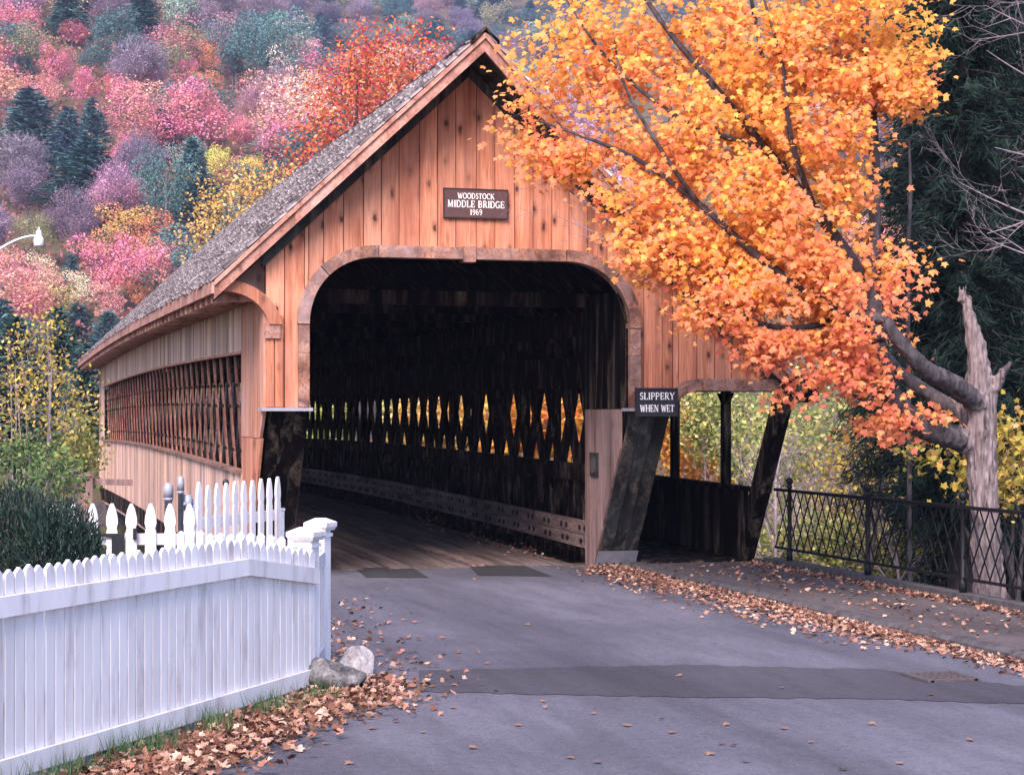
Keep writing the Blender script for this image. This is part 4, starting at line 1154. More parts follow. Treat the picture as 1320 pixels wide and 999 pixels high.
# small white house glimpsed between the leaves left of the bridge
w0 = at(119, 560, 88.0); wz = terrain(w0.x, w0.y)
hs = empty('white_house', (w0.x, w0.y, wz), 'small white gabled house glimpsed beside the far end of the bridge', 'house')
m = MB(); m.box(w0.x - 0.8, w0.x + 1.6, w0.y, w0.y + 3, wz - 0.2, 0.9); m.build('wall', M['lampwhite'], hs)
m = MB(); m.prism([(w0.x - 1.0, 0.91), (w0.x + 1.8, 0.91), (w0.x + 0.4, 2.0)], w0.y - 0.15, w0.y + 3.2); m.build('roof', M['kerb'], hs)
for dx_ in (-0.2, 0.8):
    MB().box(w0.x + dx_ - 0.2, w0.x + dx_ + 0.2, w0.y - 0.02, w0.y - 0.002, -0.1, 0.6).build('window', M['black'], hs)
# ------------------------------------------------------------------ foliage tools
from mathutils import noise as _mn
mathutils_noise = _mn.noise
def rnd_rot(rs, n, up=0.0, outward=None):
    """n random rotation frames (columns u, v, w); w is the face normal"""
    w = rs.normal(size=(n, 3))
    if outward is not None: w = w * 0.75 + outward * 0.9
    w[:, 2] += up
    w /= np.linalg.norm(w, axis=1)[:, None] + 1e-9
    a = rs.normal(size=(n, 3)); u = np.cross(a, w); u /= np.linalg.norm(u, axis=1)[:, None] + 1e-9
    return u, np.cross(w, u), w
QUAD = np.array([(-0.5, 0, 0), (-0.05, -0.33, 0.06), (0.5, 0, 0), (-0.05, 0.33, 0.06)])
QF = np.array([(0, 1, 2, 3)])
_o = [(0, 0.0), (0.16, -0.06), (0.48, 0.02), (0.36, 0.22), (0.64, 0.52), (0.27, 0.52), (0.20, 0.72), (0, 1.02)]
_o = _o + [(-x, y) for x, y in reversed(_o[1:-1])]
MAPLE = np.array([(0, 0.36, 0.05)] + [(x, y, -0.16 * (x * x + (y - 0.4) ** 2)) for x, y in _o]) - np.array([0, 0.36, 0])
MAPLEF = np.array([(0, i + 1, (i + 1) % len(_o) + 1) for i in range(len(_o))])
def leaf_arrays(P, size, shape, faces, frames):
    n = len(P); k = len(shape); u, v, w = frames
    sz = (size if np.ndim(size) else np.full(n, size))[:, None, None]
    V = P[:, None, :] + sz * (shape[None, :, 0:1] * u[:, None, :] + shape[None, :, 1:2] * v[:, None, :] + shape[None, :, 2:3] * w[:, None, :])
    F = faces[None, :, :] + (np.arange(n) * k)[:, None, None]
    return V.reshape(-1, 3), F.reshape(-1, faces.shape[1])
def lobes_cloud(rs, lobes, n, shell=0.72):
    """points through overlapping ellipsoids (cx,cy,cz,rx,ry,rz), mostly near their skins"""
    L = np.array(lobes); wt = (L[:, 3] * L[:, 4] + L[:, 4] * L[:, 5] + L[:, 3] * L[:, 5]); wt = wt / wt.sum()
    i = rs.choice(len(L), n, p=wt); d = rs.normal(size=(n, 3)); d /= np.linalg.norm(d, axis=1)[:, None]
    r = shell + (1.04 - shell) * rs.rand(n) ** 0.7
    # ragged skin
    r = r * (0.90 + 0.16 * np.sin(d[:, 0] * 9 + i) * np.sin(d[:, 1] * 8 + 2 * i) * np.sin(d[:, 2] * 7 + i) + 0.08 * rs.rand(n))
    return L[i, :3] + d * L[i, 3:] * r[:, None], d

# ------------------------------------------------------------------ prototype trees of the hillside (unit height, base at the origin)
def trunk_mesh(rs, h, r, limbs, mat, name='trunk', sides=6):
    m = MB(); x = y = 0; pts = [(0, 0, -0.03)]
    for k in range(1, 6):
        x += rs.uniform(-.012, .012); y += rs.uniform(-.012, .012); pts.append((x, y, h * k / 5))
    m.tube(pts, [r * (1 - 0.75 * k / 5) for k in range(6)], sides)
    for k in range(limbs):
        a = rs.uniform(0, 6.28); z0 = h * rs.uniform(0.35, 0.9); L = rs.uniform(0.16, 0.30)
        p = [(x * z0 / h, y * z0 / h, z0)]
        for q in (0.4, 0.75, 1.0):
            p.append((p[0][0] + math.cos(a) * L * q * 0.8 + rs.uniform(-.02, .02), p[0][1] + math.sin(a) * L * q * 0.8 + rs.uniform(-.02, .02), z0 + L * q * (0.75 + 0.3 * q)))
        m.tube(p, [r * 0.42, r * 0.3, r * 0.18, r * 0.06], 5)
    return m.mesh(name, mat)
def broadleaf(seed, n=3000, wide=0.30, leaf=0.026, open_=0.0):
    rs = np.random.RandomState(seed); r = random.Random(seed); lobes = [(0, 0, 0.60, wide * 0.72, wide * 0.72, 0.30)]
    for k in range(15):
        a = r.uniform(0, 6.28); q = r.uniform(0.35, 0.95) * wide; z = r.uniform(0.38, 0.88)
        s = r.uniform(0.22, 0.46) * wide * (1.15 - 0.5 * abs(z - 0.55)); lobes.append((math.cos(a) * q, math.sin(a) * q, z, s, s, s * r.uniform(0.75, 1.05)))
    P, d = lobes_cloud(rs, lobes, n, 0.68 - open_)
    V, F = leaf_arrays(P, leaf * (0.6 + 0.8 * rs.rand(n)), QUAD, QF, rnd_rot(rs, n, 0.25, d))
    return [('trunk', trunk_mesh(r, 0.72, 0.022, 7, M['hilltrunk'])), ('crown', np_mesh('crown', V, F, M['hill']))]
def twiggy(seed, n=2600, wide=0.30):
    """a nearly bare crown: fine upswept twigs and a few last leaves"""
    rs = np.random.RandomState(seed); r = random.Random(seed)
    lobes = [(0, 0, 0.62, wide * 0.8, wide * 0.8, 0.33)] + [(math.cos(a) * wide * .55, math.sin(a) * wide * .55, r.uniform(.5, .8), wide * .42, wide * .42, .14) for a in [r.uniform(0, 6.28) for _ in range(7)]]
    P, d = lobes_cloud(rs, lobes, n, 0.30)
    ax = d * np.array([0.8, 0.8, 0.5]) + np.array([0, 0, 0.75]) + rs.normal(size=(n, 3)) * 0.50; ax /= np.linalg.norm(ax, axis=1)[:, None]
    side = np.cross(ax, rs.normal(size=(n, 3))); side /= np.linalg.norm(side, axis=1)[:, None]
    strip_ = np.array([(-0.5, -0.016, 0), (0.5, -0.007, 0), (0.5, 0.007, 0), (-0.5, 0.016, 0)])
    V1, F1 = leaf_arrays(P, 0.04 + 0.09 * rs.rand(n), strip_, QF, (ax, side, np.cross(ax, side)))
    n2 = n; P2, d2 = lobes_cloud(rs, lobes, n2, 0.55)
    V2, F2 = leaf_arrays(P2, 0.018 * (0.6 + 0.8 * rs.rand(n2)), QUAD, QF, rnd_rot(rs, n2, 0.2, d2))
    return [('trunk', trunk_mesh(r, 0.85, 0.018, 10, M['hilltrunk'])), ('crown', np_mesh('crown', np.vstack([V1, V2]), np.vstack([F1, F2 + len(V1)]), M['hill']))]
def conifer(seed, whorls=20, per=7, width=0.24, dense=1.0, mat='hill', droop=0.25, leaf=0.040, soft=0.0):
    rs = np.random.RandomState(seed); r = random.Random(seed); pts = []; dirs = []; m = MB()
    m.tube([(0, 0, -0.03), (0.004, 0, 0.5), (0, 0, 0.99)], [0.020, 0.012, 0.002], 6)
    for k in range(whorls):
        f = k / (whorls - 1); z = 0.14 + 0.85 * f ** 0.92
        L = width * ((1 - f) ** 0.75 * 0.95 + 0.05) * (1 if f > 0.12 else 0.65 + 3 * f)
        for j in range(per):
            a = 6.283 * (j + r.random() * 0.8) / per + k; l = L * r.uniform(0.65, 1.15)
            m.tube([(0, 0, z), (math.cos(a) * l * .9, math.sin(a) * l * .9, z - droop * l * 0.5 + soft * l * .6)], [0.004, 0.001], 3, False)
            c = max(3, int(11 * dense * (l / width) + 3))
            for q in range(c):
                t = (q + r.random()) / c; t = t ** 0.75
                pts.append((math.cos(a) * l * t + r.gauss(0, .012), math.sin(a) * l * t + r.gauss(0, .012), z - droop * l * t * t + soft * l * t + r.gauss(0, 0.008)))
                dirs.append((math.cos(a) + r.gauss(0, .5), math.sin(a) + r.gauss(0, .5), -0.25 + soft * 1.6 + r.gauss(0, .25)))
    P = np.array(pts); ax = np.array(dirs); ax /= np.linalg.norm(ax, axis=1)[:, None]; n = len(P)
    Vs = []; Fs = []; off = 0
    sp = np.array([(-0.25, -0.16, 0), (0.75, -0.05, -0.05), (0.75, 0.05, -0.05), (-0.25, 0.16, 0)])
    for rep in range(2):
        side = np.cross(ax, rs.normal(size=(n, 3)) + np.array([0, 0, 1.2])); side /= np.linalg.norm(side, axis=1)[:, None]
        V, F = leaf_arrays(P, leaf * (0.7 + 0.7 * rs.rand(n)), sp, QF, (ax, side, np.cross(ax, side)))
        Vs.append(V); Fs.append(F + off); off += len(V)
    return [('trunk', m.mesh('trunk', M['bark_dark'])), ('crown', np_mesh('crown', np.vstack(Vs), np.vstack(Fs), M[mat]))]
PROTO = {'round': [broadleaf(s, 4200, w, 0.026) for s, w in ((1, 0.36), (2, 0.42), (3, 0.33), (4, 0.46), (5, 0.39))],
         'airy': [broadleaf(s, 2400, w, 0.026, 0.3) for s, w in ((11, 0.36), (12, 0.42))],
         'bare': [twiggy(s, 3200, w) for s, w in ((21, 0.34), (22, 0.42), (23, 0.38))],
         'pine': [conifer(s, 17, 9, w, 2.0, 'hill', -0.05, 0.062, 0.14) for s, w in ((31, 0.30), (32, 0.36))],
         'fir': [conifer(s, 20, 8, w, 1.7, 'hill', 0.3, 0.05) for s, w in ((41, 0.20), (42, 0.24))]}
def plant(name, kind, var, loc, h, w, color, label, cat, group=None, rz=0.0):
    parts = PROTO[kind][var % len(PROTO[kind])]
    o = empty(name, loc, label, cat, group); o.rotation_euler = (0, 0, rz); o.scale = (w, w, h)
    for nm, me in parts:
        c = bpy.data.objects.new(nm, me); COL.objects.link(c); c.parent = o
        c.color = (*color, 1)
    return o

# ------------------------------------------------------------------ hillside wood: every tree its own object
HUES = {  # colour words and foliage colours
 'rose': ('rose-pink', (0.44, 0.125, 0.150)), 'crimson': ('crimson', (0.36, 0.075, 0.095)), 'salmon': ('salmon-pink', (0.54, 0.22, 0.17)),
 'orange': ('orange', (0.66, 0.20, 0.06)), 'rust': ('rusty brown', (0.34, 0.13, 0.075)), 'mauve': ('mauve', (0.32, 0.17, 0.21)),
 'violet': ('violet-grey', (0.17, 0.125, 0.165)), 'gold': ('golden yellow', (0.70, 0.42, 0.08)), 'cream': ('pale straw', (0.62, 0.48, 0.28)),
 'olive': ('olive green', (0.20, 0.20, 0.10)), 'teal': ('blue-green', (0.055, 0.125, 0.12)), 'sage': ('sage green', (0.21, 0.26, 0.20)), 'peach': ('peach', (0.62, 0.31, 0.21))}
KINDW = {'round': 'round-crowned tree', 'airy': 'open-crowned tree', 'bare': 'nearly bare tree', 'pine': 'plumed pine', 'fir': 'pointed fir'}
NAMEW = {'round': 'hillside_tree', 'airy': 'hillside_tree', 'bare': 'bare_tree', 'pine': 'pine_tree', 'fir': 'fir_tree'}
SPEC = []      # (px, py of crown centre, width px, height px, depth, kind, hue)
big = [
 (38, 168, 120, 105, 195, 'pine', 'teal'), (88, 185, 70, 90, 192, 'pine', 'teal'), (120, 160, 56, 66, 205, 'pine', 'teal'), (208, 172, 66, 62, 205, 'pine', 'teal'),
 (212, 232, 78, 92, 186, 'round', 'teal'), (248, 222, 70, 88, 188, 'pine', 'teal'), (262, 262, 78, 84, 178, 'pine', 'teal'), (238, 200, 50, 50, 192, 'round', 'sage'),
 (168, 292, 104, 62, 180, 'round', 'orange'), (138, 335, 96, 74, 172, 'round', 'rose'), (200, 330, 92, 74, 170, 'round', 'rose'), (152, 300, 36, 30, 175, 'round', 'sage'),
 (280, 205, 46, 42, 180, 'round', 'gold'), (322, 210, 34, 38, 178, 'round', 'gold'), (124, 190, 42, 40, 186, 'round', 'orange'), (160, 195, 48, 52, 184, 'round', 'rose'),
 (36, 235, 110, 78, 182, 'bare', 'violet'), (92, 272, 96, 84, 176, 'bare', 'violet'), (150, 240, 100, 84, 180, 'bare', 'mauve'), (45, 300, 70, 60, 168, 'bare', 'olive'),
 (92, 345, 34, 44, 150, 'fir', 'teal'), (165, 352, 16, 26, 150, 'fir', 'teal'), (178, 372, 46, 30, 140, 'round', 'orange'),
 (20, 340, 66, 60, 150, 'airy', 'salmon'), (62, 350, 60, 54, 146, 'airy', 'peach'), (108, 368, 60, 44, 140, 'airy', 'cream'), (140, 382, 50, 40, 136, 'airy', 'salmon'), (78, 378, 60, 40, 132, 'airy', 'gold'),
 (30, 395, 70, 50, 128, 'airy', 'rose'), (100, 420, 70, 60, 118, 'pine', 'teal'), (140, 430, 70, 60, 112, 'pine', 'teal'), (40, 430, 80, 60, 116, 'round', 'teal'),
 (262, 105, 40, 34, 226, 'round', 'orange'), (275, 70, 42, 36, 238, 'round', 'orange'), (160, 118, 60, 38, 222, 'round', 'rose'), (208, 100, 66, 40, 230, 'round', 'rose'), (240, 92, 40, 42, 228, 'round', 'rose'),
 (112, 108, 52, 44, 226, 'round', 'rose'), (146, 108, 36, 40, 224, 'round', 'crimson'), (50, 110, 70, 44, 224, 'round', 'salmon'), (75, 78, 56, 50, 240, 'round', 'rose'), (160, 74, 32, 28, 242, 'round', 'crimson'),
 (30, 32, 60, 36, 268, 'round', 'crimson'), (92, 38, 46, 28, 262, 'round', 'crimson'), (80, 22, 26, 24, 275, 'round', 'cream'), (160, 34, 30, 26, 262, 'round', 'cream'),
 (14, 72, 40, 36, 244, 'round', 'teal'), (36, 88, 22, 28, 236, 'fir', 'teal'), (70, 85, 22, 22, 234, 'fir', 'teal'), (120, 72, 50, 36, 246, 'round', 'teal'), (190, 60, 60, 34, 252, 'round', 'teal'),
 (255, 55, 56, 40, 250, 'round', 'olive'), (300, 75, 50, 44, 240, 'round', 'teal'), (330, 130, 70, 70, 205, 'bare', 'mauve'), (310, 165, 50, 46, 196, 'bare', 'rose'), (380, 90, 70, 60, 232, 'airy', 'peach'),
 (400, 62, 60, 40, 250, 'airy', 'salmon'), (340, 45, 44, 44, 256, 'round', 'peach'), (380, 122, 26, 28, 200, 'round', 'gold'), (350, 190, 70, 50, 176, 'pine', 'sage'), (335, 225, 70, 40, 168, 'round', 'teal'),
]
SPEC += big
hr = random.Random(77)
def zone_hue(px, py):
    """which colours grow where on the hill"""
    if py > 300: w = dict(rose=3, salmon=3, violet=2, mauve=2, teal=2, gold=1, olive=2, orange=2)
    elif py > 200: w = dict(violet=5, mauve=4, teal=3, rust=1, rose=2, salmon=1)
    elif py > 100: w = dict(rose=5, salmon=4, mauve=3, crimson=2, violet=2, peach=2, orange=1, teal=1)
    else: w = dict(teal=4, sage=2, violet=3, mauve=3, rose=1, peach=1.5, olive=2)
    if px > 300: w.update(violet=4, mauve=4, teal=3, peach=2, rose=1, crimson=0)
    k = list(w); return hr.choices(k, [w[i] for i in k])[0]
taken = [(s[0], s[1], s[2] * 0.5, s[3] * 0.5) for s in big]
def try_tree(px, d, far=False):
    p = at(px, 535, d); z0 = terrain(p.x, p.y)
    hgt = hr.uniform(9.5, 13.5); wid = hr.uniform(7.5, 11.5)
    pyc = HORIZON - (z0 + hgt * 0.62 - CAM.z) / d * FPX
    return p, z0, hgt, wid, pyc
grid = []
d = 150.0
while d < 420:
    step = 8.4 / d * FPX
    px = -40 + hr.uniform(0, step)
    while px < 1330:
        grid.append((px + hr.uniform(-.3, .3) * step, d + hr.uniform(-3.5, 3.5), False)); px += step * hr.uniform(0.85, 1.2) * (1 if px < 720 else 4.4)
    d += 8.6
d = 455.0
while d < 640:
    step = 10.5 / d * FPX; px = 300 + hr.uniform(0, step)
    while px < 1330:
        grid.append((px, d + hr.uniform(-5, 5), True)); px += step * hr.uniform(0.85, 1.2) * (1 if px < 720 else 3.6)
    d += 13
TREES = []
for px, py, wpx, hpx, d, kind, hue in big:
    cf = {'round': 0.68, 'airy': 0.68, 'bare': 0.72, 'pine': 0.86, 'fir': 0.9}[kind]
    best = None
    for dd in np.arange(max(100, d - 60), d + 130, 2.0):
        q = at(px, 535, dd); zt = CAM.z + (HORIZON - (py - hpx * 0.5)) / FPX * dd; hh = zt - terrain(q.x, q.y); want = hpx / FPX * dd / cf
        e = abs(hh - want)
        if best is None or e < best[0]: best = (e, dd, hh)
    d = float(best[1]); p = at(px, 535, d); z0 = terrain(p.x, p.y)
    h = max(best[2], 2.5); w = wpx / FPX * d
    ratio = {'round': 0.88, 'airy': 0.86, 'bare': 0.84, 'pine': 0.58, 'fir': 0.46}[kind]
    TREES.append(dict(px=px, py=py, x=p.x, y=p.y, z=z0 - 0.2, h=h * 1.02, w=w / ratio, kind=kind, hue=hue, d=d))
for px, d, far in grid:
    p = at(px, 535, d); l, dd = cam_ld(p.x, p.y)
    z0 = terrain(p.x, p.y)
    if not far and d > 150 + crest(l / dd) / 0.42 + 16: continue
    hgt = hr.uniform(8.5, 12.5); wid = hr.uniform(8.5, 12.5) * (1.25 if far else 1.0)
    pyc = HORIZON - (z0 + hgt * 0.62 - CAM.z) / d * FPX; pyt = HORIZON - (z0 + hgt - CAM.z) / d * FPX
    if pyc < -45 or pyc > 455: continue
    if px < 420 and any(abs(px - a) < c * 0.62 and abs(pyc - b) < e * 0.7 for a, b, c, e in taken): continue
    # behind the roof of the bridge or the near maple: only a thin backing is ever seen
    if 460 < px < 720 and pyc > 150: continue
    if px > 720 and pyc > 420: continue
    if 250 < px < 460 and pyc > 420 - (px - 250) * 0.9: continue
    if px < 250 and pyc > 440: continue
    hue = zone_hue(px, pyc)
    if far: hue = hr.choices(['teal', 'violet', 'mauve', 'rust', 'sage', 'olive'], [8, 4, 1.0, 0.5, 1.5, 0.6])[0]
    kind = {'teal': hr.choice(['round', 'pine', 'fir', 'round']), 'violet': 'bare', 'mauve': hr.choice(['bare', 'airy'])}.get(hue, hr.choice(['round', 'round', 'airy']))
    TREES.append(dict(px=px, py=pyc, x=p.x, y=p.y, z=z0 - 0.2, h=hgt, w=wid / {'round': .86, 'airy': .84, 'bare': .84, 'pine': .62, 'fir': .46}[kind] * (0.8 if kind == 'fir' else 1), kind=kind, hue=hue, d=d))
# labels: look, then the neighbours that tell it apart
def look(t): return f"{HUES[t['hue']][0]} {KINDW[t['kind']]}"
def side_of(t, o):
    dx_, dy_ = t['px'] - o['px'], t['py'] - o['py']
    if abs(dx_) > abs(dy_): return 'right of' if dx_ > 0 else 'left of'
    return 'below' if dy_ > 0 else 'above'
usedl = {}
def zone(t):
    v = 'on the top of the hillside' if t['py'] < 70 else 'high on the hillside' if t['py'] < 160 else 'midway up the hillside' if t['py'] < 270 else 'low on the hillside' if t['py'] < 380 else 'at the hill foot'
    if t['d'] > 480: v = 'on the far blue ridge'
    return v
for t in TREES:
    nb = sorted((o for o in TREES if o is not t), key=lambda o: (o['px'] - t['px']) ** 2 + (o['py'] - t['py']) ** 2)[:8]
    art = lambda s_: ('an ' if s_[0] in 'aeio' else 'a ') + s_
    cands = [f"{look(t)} {zone(t)}"] + [f"{look(t)} {side_of(t, o)} {art(look(o))} {zone(t)}" for o in nb]
    cands += [f"{look(t)} {side_of(t, a)} {art(HUES[a['hue']][0])} one, {side_of(t, b)} {art(HUES[b['hue']][0])} one {zone(t)}" for a in nb for b in nb if a is not b and side_of(t, a) != side_of(t, b)]
    cl = next((c for c in cands if c not in usedl and len(c.split()) <= 16), None)
    if cl is None or False:
        peers = sorted((o for o in TREES if look(o) == look(t) and zone(o) == zone(t)), key=lambda o: o['px']); k = peers.index(t) + 1
        cl = f"{look(t)}, {k}{'th' if 10 < k % 100 < 14 else {1: 'st', 2: 'nd', 3: 'rd'}.get(k % 10, 'th')} of its kind from left {zone(t)}"
    usedl[cl] = t; t['label'] = cl
for i, t in enumerate(TREES):
    c = HUES[t['hue']][1]; f = hr.uniform(1.6, 2.2)
    c = tuple(min(0.9, x * f * hr.uniform(0.92, 1.08)) for x in c)
    plant(NAMEW[t['kind']], t['kind'], hr.randrange(9), (t['x'], t['y'], t['z']), t['h'], t['w'], c, t['label'], 'tree', 'trees of the wooded hillside', hr.uniform(0, 6.28))
print('hill trees', len(TREES))

# understorey of the wood: one mass of brush between the trees
us = np.random.RandomState(99); pts_ = []
for _ in range(9000):
    px = us.uniform(-60, 760); d = 140 + 290 * us.rand() if us.rand() < 0.75 else 440 + 220 * us.rand()
    p = at(px, 535, d); pts_.append((p.x, p.y, terrain(p.x, p.y) + us.uniform(0.2, 3.2)))
UP = np.repeat(np.array(pts_), 8, axis=0) + us.normal(size=(72000, 3)) * np.array([1.0, 1.0, 0.6])
V, F = leaf_arrays(UP, 0.35 + 0.45 * us.rand(len(UP)), QUAD, QF, rnd_rot(us, len(UP), 0.6))
M['brushmix'] = leafmat('understorey_foliage', [(0, (0.05, 0.09, 0.075)), (0.35, (0.16, 0.11, 0.15)), (0.6, (0.28, 0.14, 0.13)), (0.8, (0.34, 0.20, 0.12)), (1, (0.42, 0.16, 0.14))], patch=0.03)
tag(link('undergrowth', np_mesh('undergrowth', V, F, M['brushmix'])), 'mixed brush filling the wooded hillside between the trees', 'undergrowth', kind='stuff')

# ------------------------------------------------------------------ nearer trees: skeletons grown towards points of the crown
def grow(rs, limbs, targets, r_tip=0.004, sub=3, wob=0.05, rmax=0.030, sides=5, cost=0.35):
    """limbs: list of (points, radii). Every target is joined to the nearest grown node by a bent, tapering twig."""
    nodes = []; dist = []
    m = MB()
    for pts, rad in limbs:
        acc = 0
        for i, p in enumerate(pts):
            if i:
                a = Vector(pts[i - 1]); b = Vector(p)
                for q in range(1, 5): nodes.append(a.lerp(b, q / 4)); dist.append(rad[i - 1] + (rad[i] - rad[i - 1]) * q / 4)
    N = np.array([tuple(v) for v in nodes]); R = np.array(dist)
    T_ = np.array(targets); dmin = np.min(np.linalg.norm(T_[:, None, :] - N[None, ::3, :], axis=2), axis=1)
    for i in np.argsort(dmin):
        t = T_[i]; dd = np.linalg.norm(N - t, axis=1)
        j = int(np.argmin(dd)); p0 = Vector(N[j]); p1 = Vector(t); L = dd[j]
        if L < 1e-3: continue
        mid = []
        for q in range(1, sub + 1):
            f = q / (sub + 1); w = Vector((rs.gauss(0, 1), rs.gauss(0, 1), rs.gauss(0, 1))) * wob * L
            mid.append(p0.lerp(p1, f) + w + Vector((0, 0, -0.10 * L * math.sin(f * math.pi))))
        r0 = min(R[j] * 0.8, r_tip + L * 0.011, rmax); pts = [p0] + mid + [p1]
        rad = [r0 + (r_tip - r0) * k / (len(pts) - 1) for k in range(len(pts))]
        m.tube(pts, rad, sides, False)
        N = np.vstack([N, [tuple(v) for v in pts[1:]]]); R = np.append(R, rad[1:])
    return m
def arc_branch(m, r, p, d, L, rad, depth, up=0.2, sides=5):
    """a smoothly bending branch with finer branches off it"""
    p = Vector(p); d = Vector(d).normalized(); n = 7; pts = [p.copy()]; ds = [d.copy()]
    ax = Vector((r.gauss(0, 1), r.gauss(0, 1), r.gauss(0, 1))).normalized(); k = r.uniform(-0.11, 0.11)
    for i in range(n):
        d = (d + ax.cross(d) * k + Vector((0, 0, up * 0.12))).normalized(); p = p + d * (L / n); pts.append(p.copy()); ds.append(d.copy())
    m.tube(pts, [rad * (1 - 0.82 * i / n) for i in range(n + 1)], sides, False)
    if depth:
        for i in range(2, n + 1):
            if r.random() < 0.28: continue
            s_ = Vector((r.gauss(0, 1), r.gauss(0, 1), r.gauss(0, 1))).cross(ds[i]).normalized()
            arc_branch(m, r, pts[i], ds[i] * r.uniform(0.7, 1.1) + s_ * r.uniform(0.5, 0.9), L * r.uniform(0.35, 0.62), max(rad * (1 - 0.82 * i / n) * 0.7, 0.0022), depth - 1, up, max(3, sides - 1))
def blob_targets(rs, blobs, n):
    """blobs (px, py, rx px, ry px, depth, half depth) given as seen, sampled in space"""
    w = np.array([b[2] * b[3] for b in blobs], float); w /= w.sum(); out = []
    for i in rs.choice(len(blobs), n, p=w):
        px, py, rx, ry, d, hd = blobs[i]
        v = rs.normal(size=3); v /= np.linalg.norm(v); v *= rs.rand() ** 0.42
        out.append(tuple(at(px + v[0] * rx, py + v[1] * ry, d + v[2] * hd)))
    return np.array(out)

# --- the orange maple beside the bridge
mrs = np.random.RandomState(5); mr = random.Random(5)
def L3(*p): return [tuple(at(*q)) for q in p]
tb = at(1276, 800, 18.6); tb.z = terrain(tb.x, tb.y)
snag = ([tuple(tb - Vector((0, 0, 0.1)))] + L3((1276, 770, 18.6), (1271, 690, 18.6), (1266, 610, 18.6), (1263, 555, 18.6), (1263, 505, 18.6), (1261, 470, 18.6), (1254, 425, 18.6), (1245, 388, 18.6), (1242, 378, 18.6)),
        [0.19, 0.160, 0.142, 0.145, 0.160, 0.145, 0.105, 0.072, 0.048, 0.018])
limb1 = (L3((1282, 600, 18.70), (1262, 580, 18.63), (1228, 563, 18.5), (1190, 551, 18.4), (1158, 522, 18.3), (1138, 482, 18.25), (1130, 440, 18.2), (1126, 395, 18.2), (1100, 340, 18.3), (1050, 270, 18.4), (985, 190, 18.5), (915, 105, 18.6), (850, 25, 18.8), (790, -70, 19)),
         [0.06, 0.115, 0.122, 0.112, 0.105, 0.100, 0.095, 0.088, 0.066, 0.052, 0.042, 0.034, 0.026, 0.016])
limb2 = (L3((1278, 548, 18.68), (1260, 522, 18.5), (1232, 497, 18.25), (1196, 478, 18.0), (1165, 448, 17.85), (1140, 412, 17.8), (1090, 402, 17.8), (1035, 372, 17.8), (970, 325, 17.9), (900, 262, 18.1), (820, 205, 18.4), (740, 172, 18.7), (675, 150, 19.0)),
         [0.05, 0.105, 0.100, 0.085, 0.074, 0.060, 0.050, 0.042, 0.035, 0.030, 0.022, 0.016, 0.010])
limb3 = (L3((1128, 420, 18.2), (1126, 330, 18.5), (1128, 250, 18.7), (1124, 150, 18.8), (1116, 50, 18.9), (1108, -80, 19), (1095, -260, 19)), [0.085, 0.062, 0.058, 0.050, 0.042, 0.032, 0.015])
limb4 = (L3((1272, 570, 18.6), (1240, 535, 18.68), (1205, 512, 18.8), (1175, 492, 18.9), (1150, 470, 19.0), (1110, 420, 19.2), (1060, 330, 19.4), (1010, 200, 19.6), (980, 60, 19.7), (950, -100, 19.8)), [0.05, 0.085, 0.078, 0.07, 0.062, 0.052, 0.042, 0.034, 0.024, 0.012])
limb5 = (L3((1118, 395, 18.2), (1050, 420, 18.0), (990, 420, 17.9), (940, 395, 17.9), (880, 340, 18.0), (820, 290, 18.2)), [0.045, 0.032, 0.026, 0.02, 0.014, 0.008])
stub = (L3((1266, 520, 18.6), (1285, 492, 18.55), (1298, 474, 18.5), (1304, 466, 18.5)), [0.10, 0.06, 0.04, 0.022])
side1 = (L3((985, 190, 18.5), (900, 165, 18.3), (830, 120, 18.3), (770, 60, 18.5), (730, 0, 18.7)), [0.034, 0.027, 0.021, 0.015, 0.008])
side2 = (L3((1050, 270, 18.4), (1020, 180, 18.0), (1010, 90, 18.0), (985, 0, 18.1)), [0.034, 0.028, 0.02, 0.012])
side3 = (L3((900, 262, 18.1), (850, 190, 18.0), (805, 110, 18.2), (790, 40, 18.4)), [0.026, 0.02, 0.014, 0.008])
low = (L3((1165, 530, 18.35), (1120, 520, 18.2), (1085, 500, 18.2)), [0.03, 0.018, 0.01])
maple = empty('maple_tree', (tb.x, tb.y, tb.z), 'large orange maple with crooked limbs leaning over the bridge from behind the railing', 'tree')
def rough_tube(pts, rad, sides, amp, seed):
    """a limb with uneven bark ridges"""
    P = [Vector(p) for p in pts]; fine = []; fr2 = []
    for i in range(len(P) - 1):
        p0 = P[max(i - 1, 0)]; p1 = P[i]; p2 = P[i + 1]; p3 = P[min(i + 2, len(P) - 1)]
        for q in range(5):
            t = q / 5
            fine.append(0.5 * ((2 * p1) + (p2 - p0) * t + (2 * p0 - 5 * p1 + 4 * p2 - p3) * t * t + (3 * p1 - p0 - 3 * p2 + p3) * t ** 3)); fr2.append(rad[i] + (rad[i + 1] - rad[i]) * t)
    fine.append(P[-1]); fr2.append(rad[-1])
    m = MB(); m.tube(fine, fr2, sides)
    rs2 = np.random.RandomState(seed); ridge = rs2.rand(sides); n = len(fine)
    for i in range(n):
        if rs2.rand() < 0.35: ridge = 0.6 * ridge + 0.4 * rs2.rand(sides)
        for k in range(sides):
            v = Vector(m.v[i * sides + k]); c = fine[i]
            m.v[i * sides + k] = tuple(c + (v - c) * (1 + amp * (ridge[k] - 0.5) + amp * 0.3 * (rs2.rand() - .5)))
    return m
tm = MB(); tm.tube(*snag, 20); tm.tube(*stub, 12)
roots = [(limb1, 7), (limb2, 6), (limb4, 6)]
